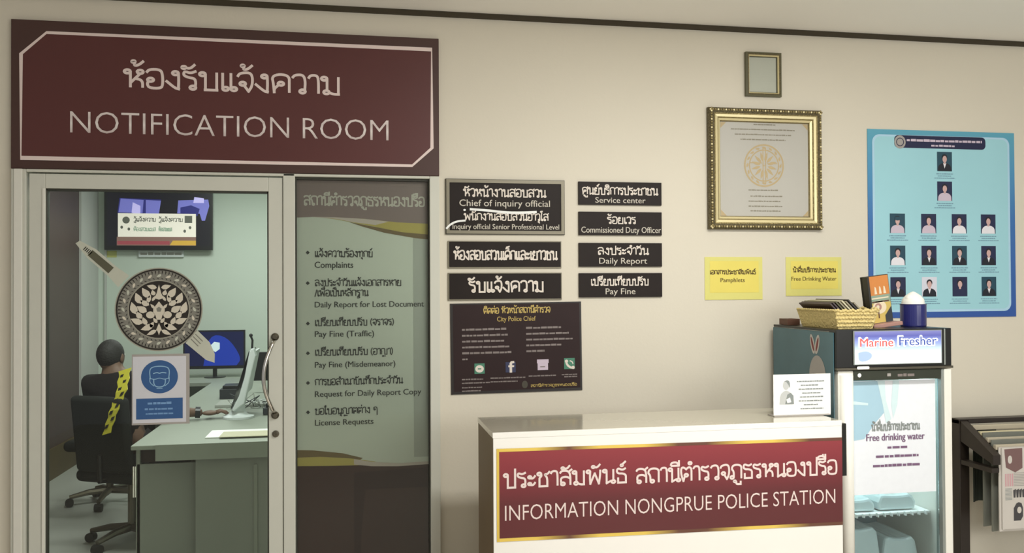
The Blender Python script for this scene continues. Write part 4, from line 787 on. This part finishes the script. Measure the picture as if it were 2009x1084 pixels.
MB().box(RX0, RX1, -.135, -.08, .905, .928, 'dark_wood').build('top_rail', t); MB().box(RX0+.03, RX1-.03, -.39, -.365, .10, .125, 'dark_wood').build('lower_rail', t)
rods = [(-.165, .868, 3.022, 'rod_wood'), (-.215, .845, 3.022, 'rod_pale'), (-.265, .823, 3.022, 'rod_wood'), (-.318, .798, 3.022, 'rod_wood')]
for i, (y, z, x, m) in enumerate(rods):
    rt = thing('newspaper_rod', ['back newspaper rod of the rack, nearest the wall', 'second newspaper rod from the wall', 'third newspaper rod from the wall', 'front newspaper rod, carrying the colourful newspaper'][i], 'rod', (3.35, y, z), 'newspaper rods')
    MB().box(x, 3.700, y-.010, y+.010, z+.010, z+.034, m).build('rod', rt, bevel=.003)
def paper(x0, x1, y, z0, z1, m, label):
    b = MB(); n = 8; th = .006
    v = []; 
    for k in range(n+1):
        u = k/n; x = x0+(x1-x0)*u; off = .010*math.sin(u*7)
        v += [(x, y+off, z0+.006*math.sin(u*5)), (x+.0, y+.004*math.sin(u*9), z1), (x, y+off+th, z0+.006*math.sin(u*5)), (x, y+.004*math.sin(u*9)+th, z1)]
    fs = []
    for k in range(n):
        a = 4*k; c_ = a+4; fs += [(a, c_, c_+1, a+1), (c_+2, a+2, a+3, c_+3), (a+1, c_+1, c_+3, a+3), (a+2, c_+2, c_, a)]
    fs += [(0, 1, 3, 2), (4*n+2, 4*n+3, 4*n+1, 4*n)]
    b.add(v, fs, m); return tag(b.build('newspaper'), label, 'newspaper', 'newspapers on the rack')
paper(3.03, 3.16, -.165, .52, .876, 'news_green', 'dark green folded paper hanging deepest in the rack')
paper(3.024, 3.6, -.240, .42, .876, 'newsprint_grey', 'grey newspaper on the second rod from the wall')
paper(3.026, 3.6, -.294, .41, .85, 'newsprint_grey', 'grey newspaper on the third rod from the wall')
t = thing('front_newspaper', 'newspaper with brown photo and pink columns hanging on front rod', 'newspaper', (3.3, -.49, .45), 'newspapers on the rack')
b = MB(); b.box(2.985+.045, 3.6, -.492, -.486, .440, .84, 'newsprint'); b.box(2.985+.055, 3.6, -.500, -.494, .452, .838, 'newsprint'); b.build('pages', t)
b = MB(); y = -.5006
b.poly([(3.052, .832), (3.15, .835), (3.15, .74), (3.11, .72), (3.06, .745)], y, 'news_brown'); b.disc(3.082, .782, .012, .02, y-.0004, 'newsprint', 12)
for k in range(4): b.rect(3.055+k*.012, 3.063+k*.012, .655, .715, y, 'news_pink')
for k in range(9): b.rect(3.102, 3.3, .655+k*.0075, .6585+k*.0075, y, 'icon_grey')
for k in range(9): b.rect(3.055, 3.092, .59+k*.0065, .5925+k*.0065, y, 'pencil_grey')
for k in range(5): b.poly([(3.10+k*.016, .60), (3.11+k*.016, .60), (3.114+k*.016, .642), (3.098+k*.016, .635)], y, 'news_ink')
b.poly(chaikin([(3.10, .49), (3.15, .49), (3.15, .57), (3.12, .58), (3.10, .55)], 1), y, 'news_ink'); b.disc(3.13, .54, .012, .016, y-.0004, 'newsprint', 12); b.build('print', t)
t.location.y += .155; t.location.z -= .018

# ------------------------------------------------------------------ office: television and wall bits
t = thing('television', 'black wall television showing blue broadcast and text panel on office back wall', 'television', (-1.9, 5.15, 1.98))
V0, V1, W0, W1 = -2.411, -1.392, 1.985, 2.575; vy = 5.10
MB().box(V0, V1, vy, vy+.045, W0, W1, 'monitor_black').build('casing', t, bevel=.004)
MB().box(-2.05, -1.75, vy+.045, 5.199, 2.15, 2.4, 'monitor_black').build('wall_bracket', t)
b = MB(); y = vy-.0008; b.rect(V0+.025, V1-.025, W0+.04, W1-.025, y, 'tv_dark')
tv = lambda u, v: (V0+u*(V1-V0), W1-v*(W1-W0))
b.poly([tv(.14, .13), tv(.52, .15), tv(.50, .40), tv(.12, .38)], y-.0006, 'tv_navy'); b.poly([tv(.15, .14), tv(.36, .16), tv(.35, .38), tv(.13, .37)], y-.0010, 'tv_lilac'); b.poly([tv(.26, .2), tv(.33, .26), tv(.33, .40), tv(.25, .38)], y-.0014, 'tv_pale'); b.poly([tv(.38, .16), tv(.52, .17), tv(.50, .40), tv(.38, .40)], y-.0012, 'tv_lilac')
b.poly([tv(.68, .16), tv(.96, .14), tv(.97, .25), tv(.93, .5), tv(.90, .5), tv(.88, .38), tv(.67, .38)], y-.0006, 'tv_lilac'); b.poly([tv(.70, .28), tv(.80, .24), tv(.88, .30), tv(.86, .42), tv(.70, .42)], y-.0010, 'tv_navy'); b.poly([tv(.83, .1), tv(.92, .12), tv(.92, .2), tv(.82, .2)], y-.0010, 'tv_pale')
b.rect(*[tv(.125, 0)[0], tv(.845, 0)[0]], tv(0, .78)[1], tv(0, .385)[1], y-.002, 'tv_white')
b.rect(tv(.115, 0)[0], tv(.845, 0)[0], tv(0, .925)[1], tv(0, .78)[1], y-.0022, 'tv_brown'); b.rect(tv(.12, 0)[0], tv(.60, 0)[0], tv(0, .91)[1], tv(0, .85)[1], y-.0028, 'tv_red'); b.poly([tv(.60, .92), tv(.63, .84), tv(.845, .84), tv(.845, .92)], y-.0028, 'tv_gold')
yy = y-.003
for (u, v, e, h_) in ((.27, .52, .47, .07), (.50, .52, .72, .07)): write_thai(b, 'ผู้แจ้งความ', tv(u, v)[0], tv(e, v)[0], tv(u, v)[1], .032, yy, 'tv_ink', .2)
for (u, v, e, h_) in ((.27, .68, .47, .07), (.50, .68, .62, .07)): write_thai(b, 'ต้องสวมแมส', tv(u, v)[0], tv(e, v)[0], tv(u, v)[1], .030, yy, 'tv_ink_green', .22)
b.disc(*tv(.20, .5), .035, .035, yy, 'tv_ink', 12); b.rect(tv(.74, 0)[0], tv(.81, 0)[0], tv(0, .54)[1], tv(0, .42)[1], yy, 'tv_ink')
for u, v in ((.16, .62), (.225, .65), (.74, .68), (.79, .62)): b.disc(*tv(u, v), .013, .016, yy, 'tv_ink', 8)
b.build('screen', t)
t = thing('wall_label', 'small white label strip under the office television', 'label', (-1.9, 5.17, 1.92))
MB().box(-2.109, -1.68, 5.17, 5.2, 1.918, 1.985, 'white_plastic').build('strip', t, bevel=.002)
b = MB(); squiggle(b, -2.09, -1.70, 1.938, .028, 5.1692, 'tv_ink'); b.build('lettering', t)
tag(MB().box(-2.41, -2.32, 5.196, 5.2, 1.915, 1.98, 'office_note').build('sticky_note'), 'small yellow note on office wall below television left corner', 'note')

# ------------------------------------------------------------------ desks
t = thing('office_desk', 'near pale grey office desk with wide front panels, seen through glass door', 'desk', (-.7, 1.6, 0))
MB().prism([(-1.19, .725), (.2, .725), (.2, .75), (-1.19, .75)], 1.0, 2.35, 'desk_grey').build('desktop', t, bevel=.004)
MB().box(-1.06, .2, .985, 1.0, .665, .752, 'desk_grey').build('apron', t)
MB().box(-.86, .18, 1.03, 1.05, .04, .70, 'desk_panel').build('front_panel', t)
MB().box(-1.18, -.862, 1.10, 1.12, .12, .63, 'desk_panel').build('side_front', t)
MB().box(-1.17, -.865, 1.125, 1.6, .635, .72, 'recess_shade').build('drawer_recess', t)  # solid block; the dark of the drawer gap is its colour
MB().box(-1.185, -1.165, 1.10, 1.14, .0, .72, 'desk_panel_light').build('leg', t); MB().box(-1.185, -1.165, 2.25, 2.29, .0, .72, 'desk_panel_light').build('leg', t); MB().box(-.55, -.53, 1.02, 1.028, .1, .62, 'desk_panel_light').build('trim_strip', t)
MB().tube([(-1.2, 1.1, .62), (-1.2, 1.1, .45), (-1.19, 1.1, .45), (-1.19, 1.1, .62)], .006, 'chrome', 8).build('side_handle', t)
t = thing('long_desk', 'long grey desk running back to the office rear wall under monitor', 'desk', (-1.0, 3.8, 0))
b = MB(); b.prism([(-1.27, .715), (.2, .715), (.2, .745), (-1.27, .745)], 2.36, 4.25, 'desk_grey'); b.prism([(-1.9, .715), (.2, .715), (.2, .745), (-1.9, .745)], 4.251, 5.15, 'desk_grey'); b.build('desktop', t)
MB().box(-1.25, .18, 2.5, 2.52, .04, .70, 'desk_panel').build('end_panel', t); MB().box(-1.25, -1.22, 2.55, 4.2, .0, .70, 'desk_panel').build('side_panel', t); MB().box(-1.88, -1.85, 4.3, 5.1, .0, .70, 'desk_panel').build('side_panel', t)
MB().box(.15, .18, 2.55, 5.1, .0, .70, 'desk_panel').build('side_panel', t)
def monitor(name, label, x0, x1, y, z0, z1, dz, scr, rotz=0):
    cx = (x0+x1)/2; t = thing(name, label, 'monitor', (cx, y, dz))
    MB().box(x0, x1, y, y+.03, z0, z1, 'monitor_black').build('casing', t, bevel=.003)
    if scr:
        b = MB(); b.rect(x0+.015, x1-.015, z0+.03, z1-.015, y-.0008, 'screen_blue_dark'); b.poly(chaikin([(cx-.1, z0+.03), (cx-.05, z1-.04), (cx+.12, z1-.06), (x1-.03, z0+.1), (x1-.08, z0+.03)], 2), y-.0014, 'screen_blue')
        b.poly([(cx-.04, z0+.22), (cx+.0, z0+.26), (cx+.05, z0+.25), (cx+.05, z0+.19), (cx+.01, z0+.16), (cx-.03, z0+.19)], y-.002, 'screen_white'); b.build('screen', t)
    b = MB(); b.tube([(cx, y+.04, dz+.01), (cx, y+.04, z0+.1)], .02, 'monitor_black'); b.build('neck', t); MB().lathe(cx, y+.04, [(.1, dz+.001), (.1, dz+.008), (.03, dz+.014)], 'monitor_black', 24).build('base', t)
    return t
monitor('desktop_monitor', 'wide black monitor with glowing blue screen at the far desk', -1.60, -1.03, 4.7, .83, 1.20, .745, True)
monitor('rear_monitor', 'black monitor right of the tilted white computer, near door edge', -.81, -.45, 3.4, .84, 1.075, .745, False)
# white all-in-one computer seen nearly edge-on
t = thing('white_computer', 'slim white all-in-one computer leaning edge-on near the desk front', 'computer', (-.72, 1.9, .75))
b = MB(); n = 10
prof = [(-.78, .81), (-.765, .80), (-.70, .85), (-.655, 1.05), (-.628, 1.16), (-.640, 1.205), (-.655, 1.21), (-.668, 1.19), (-.70, 1.02), (-.735, .90)]
b.prism(prof, 1.86, 1.95, 'white_plastic'); b.build('body', t, bevel=.01)
b = MB(); b.add([(-.787, 1.865, .815), (-.787, 2.3, .815), (-.672, 2.3, 1.19), (-.672, 1.865, 1.19)], [(0, 1, 2, 3)], 'monitor_black'); b.build('screen', t)
b = MB(); b.prism([(-.735, .90), (-.66, 1.18), (-.645, 1.18), (-.70, .9)], 1.951, 2.3, 'white_plastic'); b.build('shell', t)
b = MB(); b.lathe(-.745, 1.93, [(.10, .751), (.10, .765), (.06, .775), (.045, .80), (.04, .86)], 'white_plastic', 28); b.build('foot', t)
t = thing('webcam', 'thin black webcam stick above the white computer', 'webcam', (-.655, 1.9, 1.2)); b = MB(); b.tube([(-.655, 1.9, 1.20), (-.652, 1.9, 1.26), (-.662, 1.9, 1.285)], .007, 'monitor_black'); b.build('stick', t); MB().ellipsoid((-.662, 1.9, 1.292), .012, .01, .012, 'monitor_black').build('head', t)
# things on the desk
def small(name, label, cat, *boxes):
    b = MB()
    for q_ in boxes: b.box(*q_)
    return tag(b.build(name, bevel=.002), label, cat)
small('paper_stack', 'white papers at near edge of desk beside door frame', 'papers', (-.83, -.40, 1.15, 1.40, .7505, .758, 'paper_white'), (-.75, -.45, 1.12, 1.3, .7585, .763, 'leaflet_pale'))
small('printer', 'black printer on the desk behind white computer', 'printer', (-1.02, -.86, 3.0, 3.25, .7455, .82, 'dark_clutter'), (-1.0, -.88, 3.02, 3.2, .82, .845, 'monitor_black'))
small('document_tray', 'grey document tray lying behind the white computer', 'tray', (-.98, -.62, 2.5, 2.8, .7455, .765, 'pale_clutter'))
small('black_box', 'small dark box on desk by the right edge of glass', 'box', (-.52, -.44, 1.75, 1.85, .7505, .82, 'monitor_black'))
t = thing('cable_bundle', 'tangle of grey cables spread on desk behind white computer', 'cables', (-.7, 2.42, .745)); b = MB()
for k in range(16):
    x = random.uniform(-.85, -.5); y = random.uniform(2.39, 2.44); b.tube([(x, y, .751), (x+random.uniform(-.1, .1), y+.03, .80+random.random()*.05), (x+random.uniform(-.12, .12), y-.02, .79), (x+random.uniform(-.15, .15), y+.04, .751)], .004, random.choice(['dark_clutter', 'pale_clutter', 'white_plastic']), 6)
b.build('cables', t); 
t = thing('desk_telephone', 'dark desk telephone beside the tangled cables', 'telephone', (-.56, 2.1, .75)); MB().box(-.60, -.46, 2.02, 2.18, .7505, .80, 'dark_clutter').build('base', t, bevel=.008); MB().tube([(-.57, 2.04, .812), (-.57, 2.16, .815)], .014, 'monitor_black').build('handset', t, smooth=True)

# ------------------------------------------------------------------ office chairs
def make_chair(cx, cy, face, label, cover):
    t = thing('office_chair', label, 'chair', (cx, cy, 0), 'office chairs')
    f = Vector((math.cos(face), math.sin(face), 0)); s_ = Vector((-f.y, f.x, 0)); o = Vector((cx, cy, 0))
    for k in range(5):
        a = face+2*PI*k/5+.55; d_ = Vector((math.cos(a), math.sin(a), 0))
        MB().tube([o+Vector((0, 0, .10)), o+d_*.14+Vector((0, 0, .095)), o+d_*.27+Vector((0, 0, .07))], [.028, .022, .015], 'dark_steel', 8).build('base_arm', t)
        c0 = o+d_*.27; nrm = Vector((-d_.y, d_.x, 0)); MB().tube([c0-nrm*.025+Vector((0, 0, .03)), c0+nrm*.025+Vector((0, 0, .03))], .029, 'rubber', 16).build('caster', t)
    MB().tube([o+Vector((0, 0, .08)), o+Vector((0, 0, .42))], .026, 'dark_steel', 14).build('column', t)
    def slab(name, c_, ax, ay, az, hx, hy, hz, m, bv):
        b = MB(); b.box(-hx, hx, -hy, hy, -hz, hz, m); Mx = Matrix((ax, ay, az)).transposed().to_4x4(); Mx.translation = c_; b.shift(Mx); ob = b.build(name, t, smooth=True)
        bb = ob.modifiers.new('bevel', 'BEVEL'); bb.width = bv; bb.segments = 5; return ob
    z = Vector((0, 0, 1))
    slab('seat', o+z*.455, f, s_, z, .235, .235, .04, 'chair_fabric', .038)
    bk = (z-f*.12).normalized(); bn_ = s_.cross(bk)
    slab('backrest', o-f*.25+z*.72, bn_, s_, bk, .032, .205, .235, cover, .031)
    MB().tube([o-f*.1+z*.42, o-f*.27+z*.44, o-f*.275+z*.60], .016, 'black_plastic', 8).build('back_support', t)
    return t
make_chair(-1.38, 1.84, math.radians(62), 'dark office chair holding the seated person', 'chair_cover')
make_chair(-1.80, 2.95, math.radians(165), 'dark office chair behind the seated person, only base showing', 'chair_fabric')

# ------------------------------------------------------------------ seated person
def skin_mesh(joints, edges, root, sub=2):
    me = bpy.data.meshes.new('skin'); me.from_pydata([j[0] for j in joints], edges, []); ob = bpy.data.objects.new('skin', me); C.objects.link(ob)
    md = ob.modifiers.new('skin', 'SKIN'); md.use_smooth_shade = True
    for i, j in enumerate(joints):
        r_ = j[1]; me.skin_vertices[0].data[i].radius = (r_, r_) if not isinstance(r_, tuple) else r_
        me.skin_vertices[0].data[i].use_root = (i == root)
    sb = ob.modifiers.new('sub', 'SUBSURF'); sb.levels = sub; sb.render_levels = sub
    dg = bpy.context.evaluated_depsgraph_get(); dg.update(); out = bpy.data.meshes.new_from_object(ob.evaluated_get(dg)); bpy.data.objects.remove(ob)
    return out
def add_mesh(mb, me, m): mb.add([tuple(v.co) for v in me.vertices], [list(p.vertices) for p in me.polygons], m); bpy.data.meshes.remove(me)
person = thing('person', 'person in dark shirt with yellow patterned strap, seated at desk, seen from behind', 'person', (-1.42, 1.88, .5))
pel = (-1.43, 1.86, .56)
J = [(pel, .12), ((-1.45, 1.87, .72), .115), ((-1.47, 1.88, .90), .125), ((-1.475, 1.89, 1.02), .10), ((-1.508, 1.895, 1.085), .050), ((-1.520, 1.91, 1.155), .072), ((-1.523, 1.915, 1.20), .070),
     ((-1.33, 1.84, 1.00), .055), ((-1.19, 1.82, .82), .042), ((-1.03, 1.895, .800), .032), ((-.965, 1.91, .795), .026),
     ((-1.63, 1.93, 1.00), .055), ((-1.64, 2.05, .80), .042), ((-1.45, 2.22, .785), .032), ((-1.38, 2.28, .785), .026),
     ((-1.33, 1.88, .55), .085), ((-1.17, 2.22, .56), .065), ((-1.15, 2.25, .12), .045), ((-1.12, 2.33, .05), .04),
     ((-1.53, 1.95, .55), .085), ((-1.37, 2.30, .56), .065), ((-1.36, 2.34, .12), .045), ((-1.33, 2.42, .05), .04)]
Ed = [(0, 1), (1, 2), (2, 3), (3, 4), (4, 5), (5, 6), (3, 7), (7, 8), (8, 9), (9, 10), (3, 11), (11, 12), (12, 13), (13, 14), (0, 15), (15, 16), (16, 17), (17, 18), (0, 19), (19, 20), (20, 21), (21, 22)]
b = MB(); add_mesh(b, skin_mesh(J, Ed, 0), 'skin')
hf = Vector((.35, .94, 0)).normalized(); hs = Vector((hf.y, -hf.x, 0)); hc = Vector((-1.523, 1.915, 1.168))
Rh = Matrix((hs, hf, Vector((0, 0, 1)))).transposed()
b.ellipsoid(hc, .072, .090, .100, 'skin', 20, 14, Rh); b.ellipsoid(hc+hf*.03-Vector((0, 0, .055)), .050, .055, .05, 'skin', 14, 8, Rh)
for sg_ in (1, -1): b.ellipsoid(hc+hs*.074*sg_-Vector((0, 0, .008)), .010, .018, .030, 'skin', 10, 8, Rh)
b.ellipsoid(hc+hf*.098-Vector((0, 0, .012)), .012, .018, .024, 'skin', 10, 8, Rh)
for sg_ in (1, -1): b.ellipsoid(hc+hf*.083+hs*.028*sg_+Vector((0, 0, .008)), .012, .008, .007, 'paper_white', 10, 6, Rh); b.ellipsoid(hc+hf*.089+hs*.028*sg_+Vector((0, 0, .008)), .005, .004, .005, 'hair', 8, 6, Rh)
b.ellipsoid(hc+hf*.083-Vector((0, 0, .052)), .022, .008, .007, 'news_brown', 10, 6, Rh)
def hand(w, dirv, side):
    w = Vector(w); dirv = Vector(dirv).normalized(); sd = Vector((0, 0, 1)).cross(dirv).normalized()*side
    Rm = Matrix((dirv, sd, dirv.cross(sd))).transposed(); b.ellipsoid(w+dirv*.045, .052, .040, .016, 'skin', 14, 8, Rm)
    for k, (o_, L) in enumerate(((-.028, .062), (-.010, .074), (.009, .080), (.027, .070))):
        p0 = w+dirv*.082+sd*o_; b.tube([p0, p0+dirv*L*.45+Vector((0, 0, .010)), p0+dirv*L*.8+Vector((0, 0, .0)), p0+dirv*L+Vector((0, 0, -.012))], [.0095, .0090, .0080, .0055], 'skin', 8)
    p0 = w+dirv*.03+sd*.034; b.tube([p0, p0+dirv*.03+sd*.028, p0+dirv*.058+sd*.034-Vector((0, 0, .006))], [.012, .0105, .007], 'skin', 8)
hand((-.965, 1.91, .79), (.95, .3, 0), 1); hand((-1.38, 2.28, .785), (.7, .7, 0), -1)
b.build('body', person, smooth=True)
b = MB(); b.ellipsoid(hc+Vector((0, 0, .016))-hf*.012, .079, .092, .096, 'hair', 22, 14, Rh)
keep = [i for i, f_ in enumerate(b.f) if (lambda c_: (c_-hc).dot(hf) < .055+((c_-hc).z-.04)*.5 and (c_-hc).z > -.058)(sum((Vector(b.v[j]) for j in f_), Vector())/len(f_))]
b.f = [b.f[i] for i in keep]; b.m = [b.m[i] for i in keep]; b.build('hair', person, smooth=True)
J2 = [(pel, .135), ((-1.45, 1.87, .72), .135), ((-1.47, 1.88, .90), .145), ((-1.475, 1.89, 1.01), .125), ((-1.505, 1.895, 1.06), .062), ((-1.32, 1.84, 1.00), .078), ((-1.21, 1.82, .85), .066), ((-1.64, 1.93, 1.00), .078), ((-1.645, 2.03, .83), .066)]
b = MB(); add_mesh(b, skin_mesh(J2, [(0, 1), (1, 2), (2, 3), (3, 4), (3, 5), (5, 6), (3, 7), (7, 8)], 0), 'shirt_dark'); b.build('shirt', person, smooth=True)
J3 = [((-1.43, 1.86, .58), .135), ((-1.32, 1.90, .56), .098), ((-1.17, 2.22, .57), .08), ((-1.15, 2.25, .16), .06), ((-1.54, 1.97, .56), .098), ((-1.37, 2.30, .57), .08), ((-1.36, 2.34, .16), .06)]
b = MB(); add_mesh(b, skin_mesh(J3, [(0, 1), (1, 2), (2, 3), (0, 4), (4, 5), (5, 6)], 0), 'trouser_dark'); b.build('trousers', person, smooth=True)
b = MB(); 
for a, c_ in (((-1.01, 1.90, .800), (-.98, 1.905, .798)),): b.tube([a, c_], .037, 'monitor_black', 16)
b.build('wristwatch', person)
# yellow patterned strap: a ribbon over the shoulder and down the back
b = MB(); path = [Vector(p) for p in ((-1.385, 1.68, 1.105), (-1.365, 1.52, .99), (-1.40, 1.485, .88), (-1.438, 1.475, .745))]
def at_u(u):
    f_ = u*3; k = min(int(f_), 2); return path[k].lerp(path[k+1], f_-k)
n = 12; wv = Vector((.040, -.012, .012)); v = []
for k in range(n+1):
    u = k/n; p = at_u(u); wk = wv*(1-.35*u)*(1-.25*(k % 2)); v += [p-wk, p+wk, p-wk+Vector((.002, .004, 0)), p+wk+Vector((.002, .004, 0))]
fs = []
for k in range(n): a = 4*k; c_ = a+4; fs += [(a, c_, c_+1, a+1), (a+2, a+3, c_+3, c_+2), (a, a+2, c_+2, c_), (a+1, c_+1, c_+3, a+3)]
fs += [(0, 1, 3, 2), (4*n, 4*n+2, 4*n+3, 4*n+1)]; b.add(v, fs, 'sash_yellow')
for k in range(9):
    u = (k+.9)/10; p = at_u(u)+Vector((0, -.004, 0)); ax = wv.normalized(); dn = (at_u(min(u+.05, 1))-at_u(u-.05)).normalized(); s1 = .011; sh = ax*(.012 if k % 2 else -.012)
    b.add([p+sh-ax*s1-dn*.012, p+sh+ax*s1-dn*.014, p+sh+ax*s1*.6+dn*.010, p+sh-ax*s1*1.1+dn*.010], [(0, 3, 2, 1)], 'leaflet_black')
b.build('strap', person)
